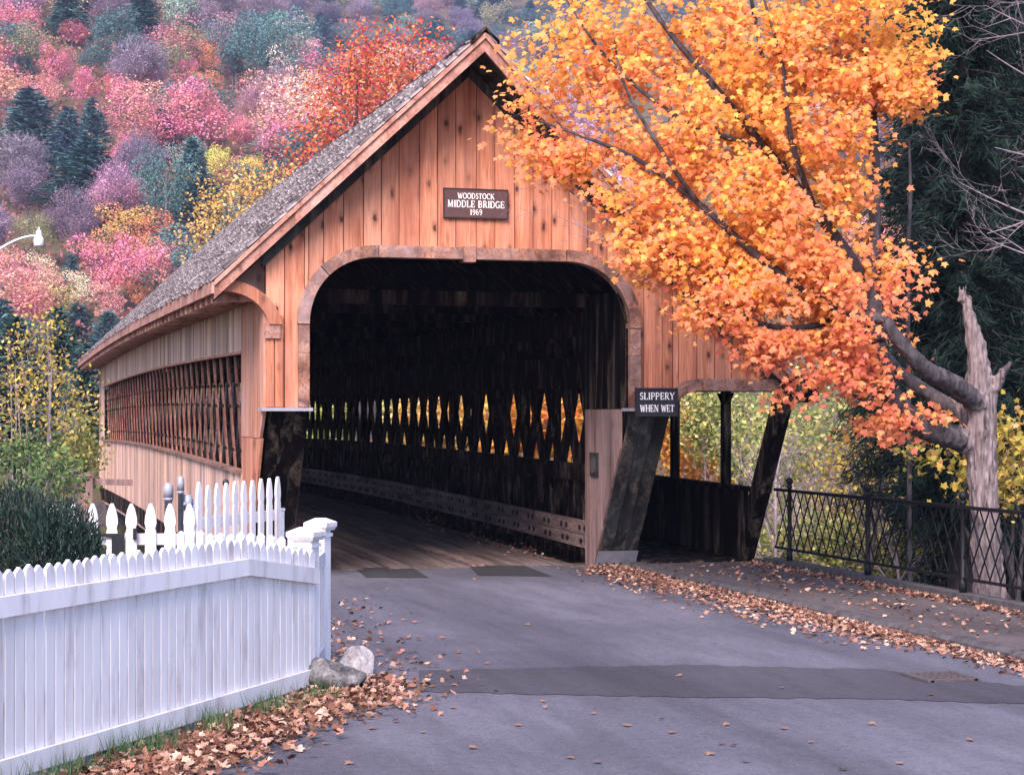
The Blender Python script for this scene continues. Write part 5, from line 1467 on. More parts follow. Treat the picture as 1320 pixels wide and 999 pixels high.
def spline(pts, rad, q_=6):
    P = [Vector(p) for p in pts]; o1 = []; o2 = []
    for i in range(len(P) - 1):
        p0 = P[max(i - 1, 0)]; p1 = P[i]; p2 = P[i + 1]; p3 = P[min(i + 2, len(P) - 1)]
        for q in range(q_):
            t = q / q_; o1.append(0.5 * ((2 * p1) + (p2 - p0) * t + (2 * p0 - 5 * p1 + 4 * p2 - p3) * t * t + (3 * p1 - p0 - 3 * p2 + p3) * t ** 3)); o2.append(rad[i] + (rad[i + 1] - rad[i]) * t)
    return o1 + [P[-1]], o2 + [rad[-1]]
for lb, k in roots: tm.tube(*spline(lb[0][:k], lb[1][:k]), 14)
for k in range(7):
    p = at(1243 + mr.uniform(-6, 6), 390, 18.6 + mr.uniform(-.04, .04)); tm.tube([p, p + Vector((mr.uniform(-.02, .02), 0, mr.uniform(0.05, 0.20)))], [0.03, 0.006], 6)
tob = tm.build('trunk', M['bark_grey'], maple, True)
md = tob.modifiers.new('skin', 'REMESH'); md.mode = 'VOXEL'; md.voxel_size = 0.017
ms = tob.modifiers.new('ease', 'SMOOTH'); ms.factor = 0.5; ms.iterations = 9
dg_e = bpy.context.evaluated_depsgraph_get(); tme = bpy.data.meshes.new_from_object(tob.evaluated_get(dg_e)); tob.modifiers.clear()
from mathutils import noise as mnz
nv = len(tme.vertices); co_ = np.zeros(nv * 3); no_ = np.zeros(nv * 3); tme.vertices.foreach_get('co', co_); tme.vertices.foreach_get('normal', no_)
co_ = co_.reshape(-1, 3); no_ = no_.reshape(-1, 3)
SN = np.array([p for p in snag[0]]); 
def near_line(c, pts):
    bst = np.full(len(c), 1e9)
    for a, b in zip(pts, pts[1:]):
        a = np.array(a); b = np.array(b); ab = b - a; t = np.clip(((c - a) @ ab) / (ab @ ab + 1e-9), 0, 1); bst = np.minimum(bst, np.linalg.norm(c - (a + t[:, None] * ab), axis=1))
    return bst
dsn = near_line(co_, snag[0]); 
disp = np.array([mnz.noise(Vector((c[0] * 17, c[1] * 17, c[2] * 2.6))) * 1.0 + 0.5 * mnz.noise(Vector((c[0] * 40, c[1] * 40, c[2] * 9))) for c in co_])
disp = np.abs(disp) * 0.046 - 0.011; disp *= np.clip(1.5 - dsn / 0.30, 0.42, 1.0)
co_ = co_ + no_ * disp[:, None]; tme.vertices.foreach_set('co', co_.ravel())
tme.materials.clear(); tme.materials.append(M['bark_grey']); tme.materials.append(M['bark_limb'])
fc = np.zeros(len(tme.polygons) * 3); tme.polygons.foreach_get('center', fc); fc = fc.reshape(-1, 3); dl_ = near_line(fc, snag[0])
rad_at = 0.25 + 0.05 * np.array([mnz.noise(Vector(c * 9)) for c in fc])
tme.polygons.foreach_set('material_index', (dl_ > rad_at).astype(np.int32)); tme.polygons.foreach_set('use_smooth', np.ones(len(tme.polygons), bool)); tme.update()
tob.data = tme
cutk = {0: 6, 1: 5, 3: 5}
for k, (pp, ra) in enumerate((limb1, limb2, limb3, limb4, limb5, low, side1, side2, side3)):
    pp, ra = pp[cutk.get(k, 0):], ra[cutk.get(k, 0):]
    rough_tube(pp, ra, 12, 0.16, 10 + k).build('limb', M['bark_limb'], maple, True)
blobs = [(750, 70, 95, 85, 18.9, .7), (690, 160, 52, 40, 19.0, .45), (735, 205, 70, 42, 18.8, .5), (850, 40, 110, 90, 18.8, 1.0), (980, 50, 120, 95, 18.7, 1.2), (1090, 60, 105, 95, 18.7, 1.1), (1155, 30, 45, 55, 18.7, .7),
         (840, 160, 115, 70, 18.6, .9), (960, 170, 120, 85, 18.5, 1.1), (1050, 170, 90, 80, 18.4, 1.0), (1130, 120, 45, 45, 18.5, .6), (850, 255, 85, 55, 18.3, .7), (860, 320, 62, 50, 18.2, .6), (960, 280, 100, 70, 18.2, .9),
         (1040, 285, 80, 75, 18.1, .9), (1135, 345, 48, 38, 18.2, .5), (930, 375, 65, 55, 18.0, .6), (1020, 380, 90, 65, 17.9, .8), (1100, 385, 65, 50, 18.0, .6), (990, 445, 55, 38, 17.9, .5), (1060, 450, 75, 45, 17.9, .6),
         (1060, 500, 55, 28, 17.9, .4), (1120, 470, 45, 45, 18.1, .5), (1130, 545, 42, 20, 18.3, .35), (1180, 545, 30, 14, 18.6, .3), (1210, 532, 18, 12, 18.3, .2), (1180, 100, 22, 40, 18.6, .4)]
above = [(760, -90, 110, 80, 19.0, .9), (900, -120, 140, 100, 18.8, 1.3), (1060, -140, 150, 120, 18.6, 1.5), (1000, -330, 150, 110, 18.8, 1.4)]
T1 = blob_targets(mrs, blobs, 1900)
hole = np.array([mathutils_noise(Vector(p) * 1.9) for p in T1]); T1 = T1[hole > -0.10]
stray = blob_targets(mrs, [(a, b, c * 1.22, e * 1.22, f, g * 1.1) for a, b, c, e, f, g in blobs], 210); T1 = np.vstack([T1, stray]); T2 = blob_targets(mrs, above, 200)
targets = np.vstack([T1, T2])
grow(mr, [limb1, limb2, limb3, limb4, limb5, low, side1, side2, side3], targets, 0.0032, 3, 0.07, 0.026).build('branches', M['bark_limb'], maple)['kind'] = 'stuff'
per = 26
Pm = np.repeat(targets, per, axis=0); n = len(Pm)
off = mrs.normal(size=(n, 3)) * np.array([0.125, 0.125, 0.075]); Pm = Pm + off
# leaf blades tilt down from the twig and turn their faces up and outwards
toc = np.array(CAM) - Pm; toc /= np.linalg.norm(toc, axis=1)[:, None]
w = mrs.normal(size=(n, 3)) * 0.50 + np.array([-0.28, -0.62, 0.58]); w /= np.linalg.norm(w, axis=1)[:, None]
tipd = off / (np.linalg.norm(off, axis=1)[:, None] + 1e-6) + np.array([0, 0, -0.75]) + mrs.normal(size=(n, 3)) * 0.45
v_ = tipd - w * (tipd * w).sum(1)[:, None]; v_ /= np.linalg.norm(v_, axis=1)[:, None]; u_ = np.cross(v_, w)
size = 0.038 + 0.040 * mrs.rand(n)
# keep clear of the portal boards
ok = Pm[:, 1] < -0.55
Pm, u_, v_, w, size = Pm[ok], u_[ok], v_[ok], w[ok], size[ok]
dcam = np.linalg.norm(Pm - np.array(CAM), axis=1); order = np.argsort(dcam)
# sparser in the upper part of the crown over the bridge; the big limbs are bare of leaves on the side open to the road
keep = np.ones(len(Pm), bool)
thin = (Pm[:, 0] < 2.0) & (Pm[:, 2] > 4.7); keep &= ~(thin & (mrs.rand(len(Pm)) < 0.45))
open_side = np.array([-0.40, -0.917, 0.0])
for pts, ra in [limb1, limb2, limb4, limb5, limb3, side1, side2, side3]:
    for a, b in zip(pts, pts[1:]):
        a = np.array(a); b = np.array(b); ab = b - a; abp = ab - open_side * (ab @ open_side)
        rel = Pm - a; along = rel @ open_side; flat = rel - along[:, None] * open_side
        t = np.clip((flat @ abp) / (abp @ abp + 1e-9), 0, 1); dd = np.linalg.norm(flat - t[:, None] * abp, axis=1); ahead = along - t * (ab @ open_side)
        bare_ = (dd < 0.065) & (ahead > -0.08) & (ahead < 1.3); patchy = np.sin(Pm[:, 0] * 5.2 + Pm[:, 2] * 3.6) > -0.25
        keep &= ~(bare_ & patchy & (mrs.rand(len(Pm)) < 0.9))
Pm, u_, v_, w, size = Pm[keep], u_[keep], v_[keep], w[keep], size[keep]
dcam = np.linalg.norm(Pm - np.array(CAM), axis=1); order = np.argsort(dcam)
# the nearest leaves in view one by one
sel = []
for i in order:
    x_, y_, _ = proj(Pm[i])
    if 0 < x_ < 1320 and 0 < y_ < 999: sel.append(i)
    if len(sel) == 290: break
leafmesh = np_mesh('leaf', MAPLE, MAPLEF, M['maple'])
for i in sel:
    o = link('leaf', leafmesh, maple, False); o.matrix_parent_inverse = Matrix.Translation(-Vector(maple.location))
    mt = Matrix(((u_[i][0], v_[i][0], w[i][0]), (u_[i][1], v_[i][1], w[i][1]), (u_[i][2], v_[i][2], w[i][2])))
    o.rotation_euler = mt.to_euler(); o.location = tuple(Pm[i]); o.scale = (size[i],) * 3
rest = np.ones(len(Pm), bool); rest[sel] = False
V, F = leaf_arrays(Pm[rest], size[rest], MAPLE, MAPLEF, (u_[rest], v_[rest], w[rest]))
link('crown', np_mesh('crown', V, F, M['maple']), maple)['kind'] = 'stuff'

# bare purple-grey twigs of the maple in front of the gable
gt = MB(); gr = random.Random(6)
for a, b, L in (((815, 300, 18.6), (720, 262, 18.9), 1.05), ((800, 312, 18.6), (720, 285, 18.9), 0.9), ((790, 285, 18.7), (700, 232, 19.0), 0.85), ((810, 315, 18.6), (730, 310, 18.8), 0.7)):
    arc_branch(gt, gr, at(*a), (at(*b) - at(*a)).normalized(), L, 0.010, 2, 0.15, 5)
gt.build('bare_twigs', M['twig'], maple, True)['kind'] = 'stuff'

# ------------------------------------------------------------------ other trees and bushes near the bridge
def shrub(name, label, blobs, n_t, per, leaf, mat, base, spread=0.16, stems=5, twig='bark_limb', seed=1, shape='quad', cat='shrub', lsz=(0.7, 0.6), group=None, keep=None, r0=0.035):
    rs = np.random.RandomState(seed); r = random.Random(seed)
    base = Vector(base); o = empty(name, base, label, cat, group)
    T = blob_targets(rs, blobs, n_t); top = T[:, 2].max(); limbs = []
    cen = T.mean(axis=0)
    for k in range(stems):
        q = T[r.randrange(len(T))]; q = Vector((cen[0] + (q[0] - cen[0]) * 0.7, cen[1] + (q[1] - cen[1]) * 0.7, max(q[2], base.z + 0.4)))
        p0 = base + Vector((r.uniform(-.15, .15), r.uniform(-.15, .15), -0.1)); mid = p0.lerp(q, 0.5) + Vector((r.uniform(-.2, .2), r.uniform(-.2, .2), 0.1))
        limbs.append(([tuple(p0), tuple(p0.lerp(mid, .5)), tuple(mid), tuple(q)], [r0, r0 * .8, r0 * .55, r0 * .25]))
    st = MB()
    for p, ra in limbs: st.tube(p, ra, 6)
    st.build('stem', M[twig], o)
    grow(r, limbs, T, 0.004, 2, 0.09, 0.018, 4).build('branches', M[twig], o)['kind'] = 'stuff'
    if per:
        P = np.repeat(T, per, axis=0); n = len(P); P = P + rs.normal(size=(n, 3)) * spread
        sh, fc = (QUAD, QF) if shape == 'quad' else (MAPLE, MAPLEF)
        V, F = leaf_arrays(P, leaf * (lsz[0] + lsz[1] * rs.rand(n)), sh, fc, rnd_rot(rs, n, 0.5))
        link('crown', np_mesh('crown', V, F, mat), o)['kind'] = 'stuff'
    return o
def gbase(px, d): p = at(px, 535, d); return (p.x, p.y, terrain(p.x, p.y))
Lm = lambda nm, st, **k: leafmat(nm, st, **k)
M['yellow'] = Lm('yellow_leaves', [(0, (0.22, 0.22, 0.06)), (0.4, (0.50, 0.38, 0.07)), (0.8, (0.68, 0.50, 0.10)), (1, (0.70, 0.42, 0.20))])
M['ygreen'] = Lm('yellow_green_leaves', [(0, (0.10, 0.17, 0.05)), (0.35, (0.24, 0.30, 0.08)), (0.7, (0.52, 0.48, 0.14)), (1, (0.66, 0.58, 0.26))])
M['redorange'] = Lm('red_orange_leaves', [(0, (0.55, 0.09, 0.05)), (0.5, (0.68, 0.15, 0.06)), (1, (0.74, 0.28, 0.11))], trans=0.3)
M['amber'] = Lm('amber_leaves', [(0, (0.55, 0.20, 0.04)), (0.5, (0.70, 0.32, 0.05)), (1, (0.78, 0.48, 0.10))])
M['goldleaf'] = Lm('gold_leaves', [(0, (0.58, 0.32, 0.08)), (0.5, (0.74, 0.46, 0.12)), (1, (0.80, 0.58, 0.26))])
M['green'] = Lm('green_leaves', [(0, (0.05, 0.10, 0.04)), (0.6, (0.12, 0.20, 0.07)), (1, (0.26, 0.34, 0.10))])
# behind the roof on the left
shrub('red_maple', 'red-orange maple rising behind the left roof slope of the bridge', [(470, 125, 75, 60, 62, 2.0), (420, 190, 50, 55, 61, 1.6), (540, 95, 50, 55, 62, 1.6), (480, 75, 40, 35, 62, 1.2), (395, 225, 25, 30, 60, 1.0)], 430, 15, 0.135, M['redorange'], gbase(470, 62), 0.42, 7, 'bark_limb', 51, cat='tree', r0=0.14)
shrub('yellow_tree', 'golden yellow tree just behind the lower left roof slope', [(300, 265, 50, 45, 58, 1.5), (265, 300, 32, 32, 57, 1.2), (345, 235, 34, 30, 58, 1.2)], 170, 12, 0.12, M['goldleaf'], gbase(300, 58), 0.36, 5, 'bark_limb', 52, cat='tree', r0=0.10)
def bare(name, label, px, d, top, L, rad, seed, mat, forks=7, lean=(0, 0), up=0.5, depth=3):
    b = Vector(gbase(px, d)); r = random.Random(seed); t = at(px, top, d); o = empty(name, b, label, 'tree'); H = t.z - b.z
    pts = [b + Vector((lean[0] * f * f, lean[1] * f * f, H * f * 0.72 - 0.1)) for f in (0, .2, .4, .6, .8, 1)]
    MB().tube(pts, [rad * (1 - 0.6 * k / 5) for k in range(6)], 8).build('trunk', M[mat], o, True)
    m = MB()
    for k in range(forks):
        f = 0.45 + 0.55 * (k + 1) / forks; i = min(int(f * 5), 4); p = pts[i].lerp(pts[i + 1], f * 5 - i); a = k * 2.4 + r.random()
        arc_branch(m, r, p, Vector((math.cos(a) * 0.75, math.sin(a) * 0.75, 0.9)), L * r.uniform(0.75, 1.15) * (1.1 - 0.3 * f), rad * 0.4, depth, up)
    m.build('branches', M[mat], o)['kind'] = 'stuff'
bt = [(385, 130, 60, 80, 66, 1.8), (345, 150, 55, 60, 66, 1.5), (420, 90, 40, 55, 66, 1.5)]
bare('bare_tree', 'tall leafless tree with spreading dark branches behind the roof slope', 375, 66, 95, 2.6, 0.10, 53, 'bark_limb', 9)
bare('leaning_tree', 'leafless leaning tree between the yellow tree and the dark bare tree', 378, 70, 170, 2.0, 0.08, 54, 'bark_limb', 6, (-2.2, 0.5))
# left of the bridge
shrub('yellow_bush', 'yellow-leaved bush with pale twigs growing left of the bridge wall', [(40, 470, 55, 60, 33, 1.2), (80, 520, 45, 50, 32, 1.0), (20, 540, 40, 50, 32, 1.0), (60, 420, 30, 26, 33, .6)], 260, 6, 0.075, M['yellow'], gbase(48, 33), 0.13, 7, 'twig', 61)
shrub('green_yellow_bush', 'low yellow-green bush against the far end of the bridge wall', [(100, 565, 26, 42, 34, .8), (115, 590, 16, 26, 33.5, .5), (75, 590, 30, 25, 33, .7)], 120, 14, 0.085, M['ygreen'], gbase(96, 34), 0.13, 5, 'twig', 62)
shrub('green_bush', 'dull green leafy bush behind the dark clipped yew', [(30, 600, 50, 35, 27, .8), (70, 615, 40, 25, 26, .7)], 130, 14, 0.075, M['green'], gbase(45, 27), 0.12, 5, 'twig', 63)
for k, (px, py, rx, ry, d, lab) in enumerate(((20, 470, 70, 60, 52, 'dark blue-green evergreen bush at the left edge behind the yellow bush'), (110, 500, 40, 55, 56, 'blue-green evergreen bush beside the far eave of the bridge'), (75, 445, 55, 45, 60, 'blue-green evergreen rising above the yellow bush'))):
    b_ = gbase(px, d); top = CAM.z + (HORIZON - (py - ry)) / FPX * d
    plant('evergreen_bush', 'pine', k, b_, top - b_[2], 2 * rx / FPX * d / 0.6, (0.055, 0.135, 0.115), lab, 'tree', None, k * 1.3)
# clipped dark yew behind the front fence
ys = np.random.RandomState(71); yb = at(55, 700, 13.2); yb.z = 0
yew = empty('yew_bush', (yb.x, yb.y, -0.03), 'dense dark green yew bush behind the left end of the picket fence', 'shrub')
c1, c2, c3 = at(20, 690, 13.3), at(70, 695, 13.1), at(105, 708, 13.0)
P, d_ = lobes_cloud(ys, [(c1.x, c1.y, 0.85, .42, .42, .58), (c2.x, c2.y, 0.82, .34, .36, .54), (c3.x, c3.y, 0.78, .19, .22, .45), (c1.x - .5, c1.y, 0.8, .45, .4, .6)], 26000, 0.55)
ok = P[:, 2] > 0.02; P, d_ = P[ok], d_[ok]; n = len(P)
ax = d_ * 0.7 + np.array([0, 0, 0.9]) + ys.normal(size=(n, 3)) * 0.45; ax /= np.linalg.norm(ax, axis=1)[:, None]
side = np.cross(ax, ys.normal(size=(n, 3))); side /= np.linalg.norm(side, axis=1)[:, None]
sp = np.array([(-0.3, -0.10, 0), (0.7, -0.04, 0), (0.7, 0.04, 0), (-0.3, 0.10, 0)])
V, F = leaf_arrays(P, 0.032 + 0.034 * ys.rand(n), sp, QF, (ax, side, np.cross(ax, side)))
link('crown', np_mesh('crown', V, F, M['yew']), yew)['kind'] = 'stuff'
m = MB()
for c in (c1, c2, c3): m.tube([(yb.x, yb.y, -0.05), (c.x, c.y, 0.8)], [0.05, 0.02], 6)
m.build('stem', M['bark_dark'], yew)

# right side: brush beyond the railing, seen through it and through the footway
brush = [
 ('amber_bush', 'amber-orange bush seen through the footway openings', [(870, 560, 45, 40, 40, 1.0), (905, 605, 50, 30, 40, 1), (850, 520, 25, 30, 40, .8)], 210, 16, 0.12, 'amber', 870, 40),
 ('green_sapling', 'yellow-green sapling behind the first footway window', [(905, 545, 35, 45, 38, .8), (955, 580, 35, 50, 37, .8)], 170, 16, 0.11, 'ygreen', 915, 38),
 ('pale_thicket', 'pale yellow-green thicket beyond the near end of the railing', [(1010, 600, 60, 60, 34, 1.2), (1000, 680, 55, 45, 33, 1)], 260, 8, 0.09, 'ygreen', 1005, 34),
 ('yellow_thicket', 'yellow-leaved thicket beyond the middle of the railing', [(1100, 610, 70, 60, 33, 1.2), (1090, 690, 65, 45, 32, 1)], 280, 8, 0.09, 'yellow', 1095, 33),
 ('green_thicket', 'greener undergrowth low behind the railing bars', [(1060, 700, 80, 35, 30, .9), (1160, 700, 60, 40, 30, .9)], 210, 16, 0.09, 'ygreen', 1080, 30),
 ('far_thicket', 'pale hazy thicket on the far bank behind the leafless saplings', [(1000, 540, 110, 50, 52, 2.0), (1130, 550, 90, 50, 52, 2), (900, 540, 80, 55, 54, 2)], 420, 9, 0.16, 'ygreen', 1020, 52),
 ('gold_branch_tree', 'yellow-gold young maple beneath the crooked limbs at the right edge', [(1295, 610, 40, 45, 20.5, .6), (1250, 600, 30, 30, 20.8, .5), (1300, 560, 30, 24, 20.4, .5), (1190, 585, 30, 18, 20.6, .4)], 80, 12, 0.066, 'yellow', 1310, 20.6),
]
for i, (nm, lab, bl, nt, pr, lf_, mt, bx, bd) in enumerate(brush):
    shrub(nm, lab, bl, nt, pr, lf_, M[mt], gbase(bx, bd), 0.15 if bd < 45 else 0.3, 6, 'twig' if i != 6 else 'bark_limb', 80 + i, shape='maple' if i == 6 else 'quad', cat='tree' if 'tree' in nm or 'sapling' in nm else 'shrub')
# trees on the right bank that show through the gaps of the lattice
for i, (nm, lab, bl, nt, mt, bx, bd) in enumerate((
 ('orange_tree', 'orange tree glimpsed through the nearest gaps of the right lattice', [(715, 545, 65, 50, 46, 1.5), (660, 550, 40, 45, 47, 1.3)], 260, 'amber', 700, 46),
 ('gold_tree', 'gold tree glimpsed through the middle gaps of the right lattice', [(600, 545, 55, 45, 60, 1.8), (540, 548, 45, 40, 62, 1.8)], 240, 'goldleaf', 570, 60),
 ('pale_tree', 'pale yellow-green tree glimpsed through the farthest gaps of the right lattice', [(470, 545, 60, 40, 78, 2.0), (420, 548, 40, 34, 80, 2)], 220, 'ygreen', 450, 78))):
    shrub(nm, lab, bl, nt, 12, 0.19 + 0.05 * i, M[mt], gbase(bx, bd), 0.30 + 0.06 * i, 6, 'bark_limb', 140 + i, cat='tree', r0=0.09)
bare('bare_sapling', 'leafless pale sapling standing behind the leaning footway post', 1000, 29, 505, 1.2, 0.05, 91, 'twig', 9)
bare('bare_sapling', 'leafless sapling with arching branches behind the second railing post', 1115, 28, 515, 1.3, 0.055, 92, 'bark_limb', 10, (0.3, 0), 0.2)
bare('bare_sapling', 'leafless sapling forking behind the third railing post', 1165, 29, 530, 1.2, 0.045, 94, 'twig', 9, (-0.2, 0), 0.3)
bare('bare_sapling', 'crooked leafless sapling seen through the second footway window', 965, 33, 500, 1.2, 0.045, 95, 'twig', 9, (0.2, 0), 0.3)
bare('bare_sapling', 'slender leafless sapling rising between the first two railing posts', 1050, 31, 520, 1.2, 0.04, 93, 'twig', 9, (-0.3, 0), 0.3)
# spruces on the right
def spruce(px, d, top_px, w, seed, label):
    b = gbase(px, d); top = CAM.z + (HORIZON - top_px) / FPX * d; h = top - b[2]
    r = random.Random(seed); rs = np.random.RandomState(seed)
    o = empty('spruce_tree', b, label, 'tree', 'dark spruces behind the railing')
    B = Vector(b); m = MB(); m.tube([B + Vector((0, 0, -0.2)), B + Vector((0.05, 0.02, h * 0.4)), B + Vector((0, 0, h * 0.98))], [0.20, 0.14, 0.02], 9)
    m.build('trunk', M['bark_dark'], o)
    bm2 = MB(); P = []; D = []
    for k in range(52):
        f = k / 51; z = h * (0.16 + 0.83 * f)
        L = w * ((1 - f) ** 0.8 * 0.95 + 0.05) * (1 if f > 0.1 else 0.7 + 3 * f)
        for q in range(8):
            if r.random() < 0.12: continue
            a = 6.283 * (q + r.random()) / 8 + k; l = L * r.uniform(0.55, 1.15); ca, sa = math.cos(a), math.sin(a)
            pts = [B + Vector((ca * l * t, sa * l * t, z - 0.10 * l * t - 0.30 * l * t * t + 0.18 * l * t ** 4)) for t in (0, .35, .7, 1)]
            bm2.tube(pts, [0.022, 0.015, 0.009, 0.003], 4, False)
            n = int(18 * l) + 6
            for c in range(n):
                t = (c + r.random()) / n; t = 0.12 + 0.9 * t; s_ = r.choice((-1, 1)); sp = r.uniform(0, 0.32) * (1.1 - t)
                zz = z - 0.10 * l * t - 0.30 * l * t * t + 0.18 * l * t ** 4 - r.uniform(0.0, 0.16)
                P.append((b[0] + ca * l * t - sa * s_ * sp, b[1] + sa * l * t + ca * s_ * sp, b[2] + zz))
                D.append((ca * 0.6 - sa * s_ * 0.6 + r.gauss(0, .25), sa * 0.6 + ca * s_ * 0.6 + r.gauss(0, .25), -0.55 + r.gauss(0, .3)))
    bm2.build('branches', M['bark_dark'], o)['kind'] = 'stuff'
    P = np.array(P); ax = np.array(D); ax /= np.linalg.norm(ax, axis=1)[:, None]; n = len(P); Vs, Fs, of = [], [], 0
    blade = np.array([(-0.4, -0.035, 0), (0.5, -0.012, 0), (0.5, 0.012, 0), (-0.4, 0.035, 0)])
    for rep in range(7):
        a2 = ax + rs.normal(size=(n, 3)) * 0.38; a2 /= np.linalg.norm(a2, axis=1)[:, None]
        sd = np.cross(a2, rs.normal(size=(n, 3))); sd /= np.linalg.norm(sd, axis=1)[:, None]
        V, F = leaf_arrays(P + rs.normal(size=(n, 3)) * 0.05, 0.13 + 0.13 * rs.rand(n), blade * np.array([1, 1.3, 1]), QF, (a2, sd, np.cross(a2, sd))); Vs.append(V); Fs.append(F + of); of += len(V)
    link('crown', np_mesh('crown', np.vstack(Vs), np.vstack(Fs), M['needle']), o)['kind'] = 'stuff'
spruce(1238, 24.5, -330, 1.75, 4, 'dark spruce standing directly behind the grey broken maple trunk')
spruce(1300, 29.0, -420, 2.3, 17, 'tall dark spruce filling the upper right corner')
spruce(1196, 33.0, -300, 2.0, 29, 'dark spruce half hidden behind the orange maple crown')
spruce(1400, 26.0, -380, 2.3, 41, 'dark spruce cut off by the right edge of the picture')
# thin dead pole and bare branches reaching in from the right
q0 = gbase(1173, 21.5); q1 = at(1172, 182, 21.5); m = MB(); m.tube([q0, tuple(at(1170, 330, 21.5)), tuple(at(1174, 250, 21.5)), tuple(q1)], [0.030, 0.024, 0.022, 0.012], 8)
tag(m.build('dead_sapling', M['bark_limb']), 'thin pale dead sapling trunk in front of the dark spruces', 'tree')
bb = gbase(1400, 19.5)
br = empty('bare_branch_tree', bb, 'leafless grey tree whose curving twigs reach in from the right edge', 'tree')
MB().tube([bb] + L3((1398, 500, 19.5), (1392, 300, 19.5), (1385, 100, 19.5), (1380, -100, 19.5)), [0.12, 0.10, 0.085, 0.07, 0.05], 9).build('trunk', M['twig'], br, True)
bx = MB(); rb2 = random.Random(12)
for (a, b, L, up) in (((1390, 215, 19.5), (1300, 200, 19.2), 1.15, .3), ((1392, 300, 19.5), (1300, 275, 19.3), 1.5, .25), ((1388, 130, 19.5), (1300, 96, 19.2), 1.2, .3), ((1384, 60, 19.5), (1310, 30, 19.2), 1.2, .3), ((1390, 250, 19.4), (1320, 300, 19.1), 1.2, .35), ((1394, 340, 19.4), (1320, 345, 19.1), 1.1, .3), ((1386, 10, 19.4), (1310, -10, 19.1), 1.1, .1)):
    arc_branch(bx, rb2, at(*a), (at(*b) - at(*a)).normalized(), L, 0.019, 3, up, 6)
bx.build('branches', M['twig'], br, True)['kind'] = 'stuff'

# ------------------------------------------------------------------ fallen leaves, grass
ls = np.random.RandomState(17)
def scatter(pts, zs, smin=0.028, smax=0.055, tilt=0.35):
    n = len(pts); P = np.column_stack([pts, zs + 0.006 + 0.012 * ls.rand(n)])
    w = ls.normal(size=(n, 3)) * tilt + np.array([0, 0, 1.0]); w /= np.linalg.norm(w, axis=1)[:, None]
    a = ls.normal(size=(n, 3)); u = np.cross(a, w); u /= np.linalg.norm(u, axis=1)[:, None]
    sh = MAPLE.copy(); sh[:, 2] += 0.22 * np.abs(sh[:, 0])
    return leaf_arrays(P, smin + (smax - smin) * ls.rand(n), sh, MAPLEF, (u, np.cross(w, u), w))
def gauss_strip(n, pts, sig, t0=0, t1=1):
    t = t0 + (t1 - t0) * ls.rand(n); P = np.array(pts, float); s = t * (len(P) - 1); i = np.minimum(s.astype(int), len(P) - 2); f = (s - i)[:, None]
    return P[i] * (1 - f) + P[i + 1] * f + ls.normal(size=(n, 2)) * sig
def litter(name, parts, label):
    Vs, Fs, o = [], [], 0
    for pts, zs, kw in parts:
        V, F = scatter(pts, zs, **kw); Vs.append(V); Fs.append(F + o); o += len(V)
    ob = link(name, np_mesh(name, np.vstack(Vs), np.vstack(Fs), M['litter'])); tag(ob, label, 'leaves', kind='stuff')
g1 = gauss_strip(4600, [(KX - 0.16, 1.4), (KX - 0.20, -2), (KX - 0.20, -6), (KX - 0.18, -10), (KX - 0.2, -16)], np.array([0.13, 0.1])); g1[:, 0] = np.where(g1[:, 0] > KX - 0.01, 2 * KX - 0.02 - g1[:, 0], g1[:, 0])
g1b = gauss_strip(2000, [(KX - 0.35, 1.0), (KX - 0.42, -2.5), (KX - 0.35, -7)], np.array([0.26, 0.2])); g1b[:, 0] = np.minimum(g1b[:, 0], KX - 0.02)
g2 = gauss_strip(1400, [(3.88, 0.7), (3.90, -4), (3.90, -12)], np.array([0.10, 0.1])); g2[:, 0] = np.minimum(g2[:, 0], 4.0)
g3 = gauss_strip(600, [(3.2, 0.6), (3.2, -5), (3.2, -12)], np.array([0.35, 0.3])); g3 = g3[(g3[:, 0] > KX + .03) & (g3[:, 0] < 4)]
litter('leaf_litter', [(g1, np.full(len(g1), 0.004), dict(tilt=0.5)), (g1b, np.full(len(g1b), 0.003), {}), (g2, np.full(len(g2), 0.062), dict(tilt=0.5)), (g3, np.full(len(g3), 0.060), {})], 'drift of fallen tan leaves along the kerb and pavement')
def fpt(s, o): p = A + dirf * s + nrmf * o; return (p.x, p.y)
g4 = gauss_strip(4600, [fpt(-0.5, 0.30), fpt(0.8, 0.30), fpt(2.0, 0.42), fpt(3.2, 0.50), fpt(4.4, 0.55)], np.array([0.21, 0.21]))
g5 = gauss_strip(520, [fpt(-0.2, 0.6), fpt(-0.1, 0.35), (-2.7, -7.2), (-2.6, -5.5), (-2.4, -3.5)], np.array([0.20, 0.3]))
g6 = gauss_strip(220, [(-2.35, -8.2), (-2.2, -5), (-2.0, -2)], np.array([0.35, 0.5]))
g7 = gauss_strip(260, [(1.7, 2.5), (1.75, 6), (1.8, 12)], np.array([0.16, 0.5]))
litter('leaf_litter', [(g4, np.full(len(g4), 0.01) + 0.05 * ls.rand(len(g4)), dict(tilt=0.6, smin=0.03, smax=0.06)), (g5, np.full(len(g5), 0.003), {}), (g6, np.full(len(g6), 0.003), {})], 'heap of brown fallen leaves at the foot of the white fence')
litter('leaf_litter', [(g7, np.array([0.0 + camber(y) for y in g7[:, 1]]), {})], 'scatter of fallen leaves on the bridge floor under the lattice')
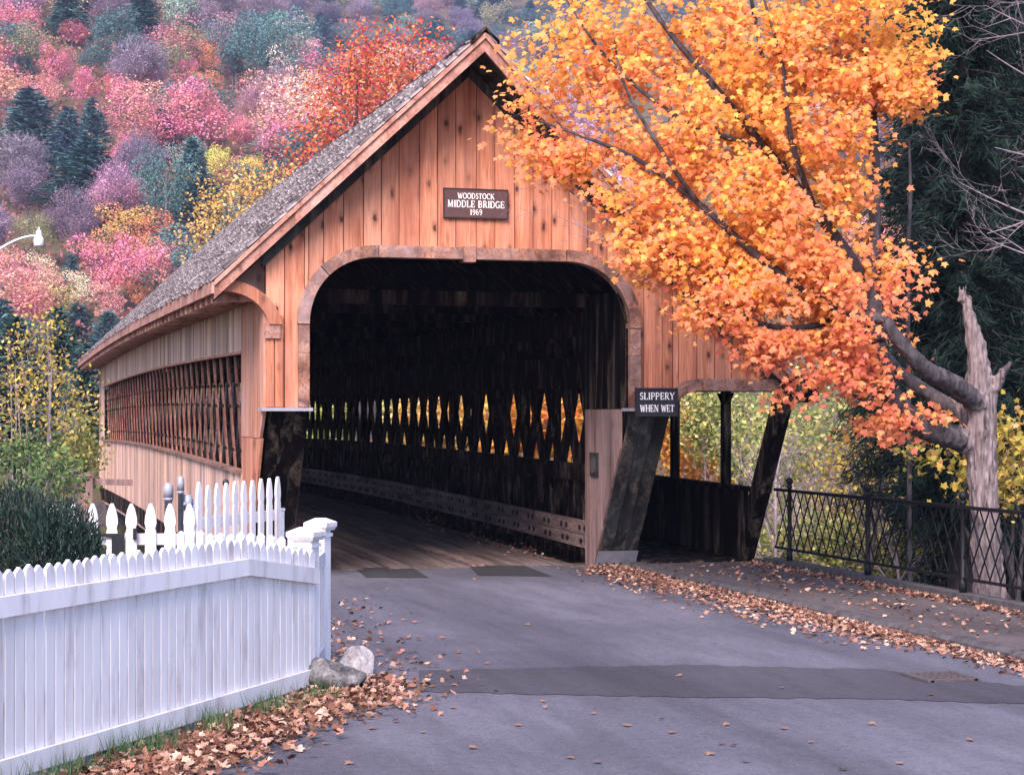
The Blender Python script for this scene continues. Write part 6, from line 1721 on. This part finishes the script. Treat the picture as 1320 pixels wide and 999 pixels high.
# single leaves lying out on the asphalt
fl = np_mesh('fallen_leaf', MAPLE + np.column_stack([np.zeros(len(MAPLE)), np.zeros(len(MAPLE)), 0.2 * np.abs(MAPLE[:, 0])]), MAPLEF, M['litter'])
fx = random.Random(31)
spots = [(264, 0)] 
px_spots = [(612, 747), (570, 823), (628, 856), (866, 945), (930, 960), (915, 973), (735, 978), (852, 928), (584, 913), (770, 984), (962, 983), (936, 935), (808, 936), (945, 962), (1045, 958), (1124, 934), (1200, 897), (1086, 993), (765, 921), (640, 892), (520, 875), (505, 905), (545, 945), (610, 965), (480, 940), (700, 905), (875, 872), (1008, 888), (668, 936), (1160, 985), (590, 842), (680, 806), (520, 800), (470, 775), (500, 760), (760, 800), (1010, 940), (1250, 955), (420, 960), (450, 985)]
for k, (a, b) in enumerate(px_spots):
    g = gnd(a, b); o = link('fallen_leaf', fl); o.location = (g.x, g.y, 0.012); o.rotation_euler = (fx.uniform(-.25, .25), fx.uniform(-.25, .25), fx.uniform(0, 6.28)); s_ = fx.uniform(0.038, 0.058); o.scale = (s_, s_, s_)
    tag(o, 'single dry leaf lying on the open asphalt of the road', 'leaf', 'leaves scattered singly on the road')
# grass tufts by the fence foot
gsn = np.random.RandomState(8); cent = [(0.75, .16), (0.95, .2), (1.45, .13), (1.6, .2), (2.1, .14), (2.35, .2), (2.5, .12), (3.0, .16), (3.4, .2), (3.8, .15), (0.3, .25)]
C = np.array([fpt(a, b) for a, b in cent]); n = 1500; i = gsn.randint(len(C), size=n); P2 = C[i] + gsn.normal(size=(n, 2)) * 0.075
hgt = 0.06 + 0.16 * gsn.rand(n); an = gsn.rand(n) * 6.28; be = gsn.normal(size=(n, 2)) * 0.06; wv = 0.004
V = np.zeros((n, 3, 3)); V[:, 0, :2] = P2 + np.column_stack([np.cos(an), np.sin(an)]) * wv; V[:, 1, :2] = P2 - np.column_stack([np.cos(an), np.sin(an)]) * wv; V[:, 2, :2] = P2 + be; V[:, 2, 2] = hgt
o = link('grass', np_mesh('grass', V.reshape(-1, 3), np.arange(3 * n).reshape(-1, 3), M['grass'])); tag(o, 'green grass tufts along the foot of the white fence', 'grass', kind='stuff')

# ------------------------------------------------------------------ haze over the valley
hz_ = MB(); hz_.box(-1400, 1400, -260, 1500, -12, 330)
HM = bpy.data.materials.new('valley_haze'); HM.use_nodes = True; hn = HM.node_tree; hn.nodes.clear()
ho = hn.nodes.new('ShaderNodeOutputMaterial'); hv = hn.nodes.new('ShaderNodeVolumePrincipled')
hv.inputs['Color'].default_value = (0.52, 0.64, 1.0, 1); hv.inputs['Density'].default_value = 0.00024
hn.links.new(hv.outputs[0], ho.inputs['Volume'])
ho_ = hz_.build('haze', HM); tag(ho_, kind='stuff')
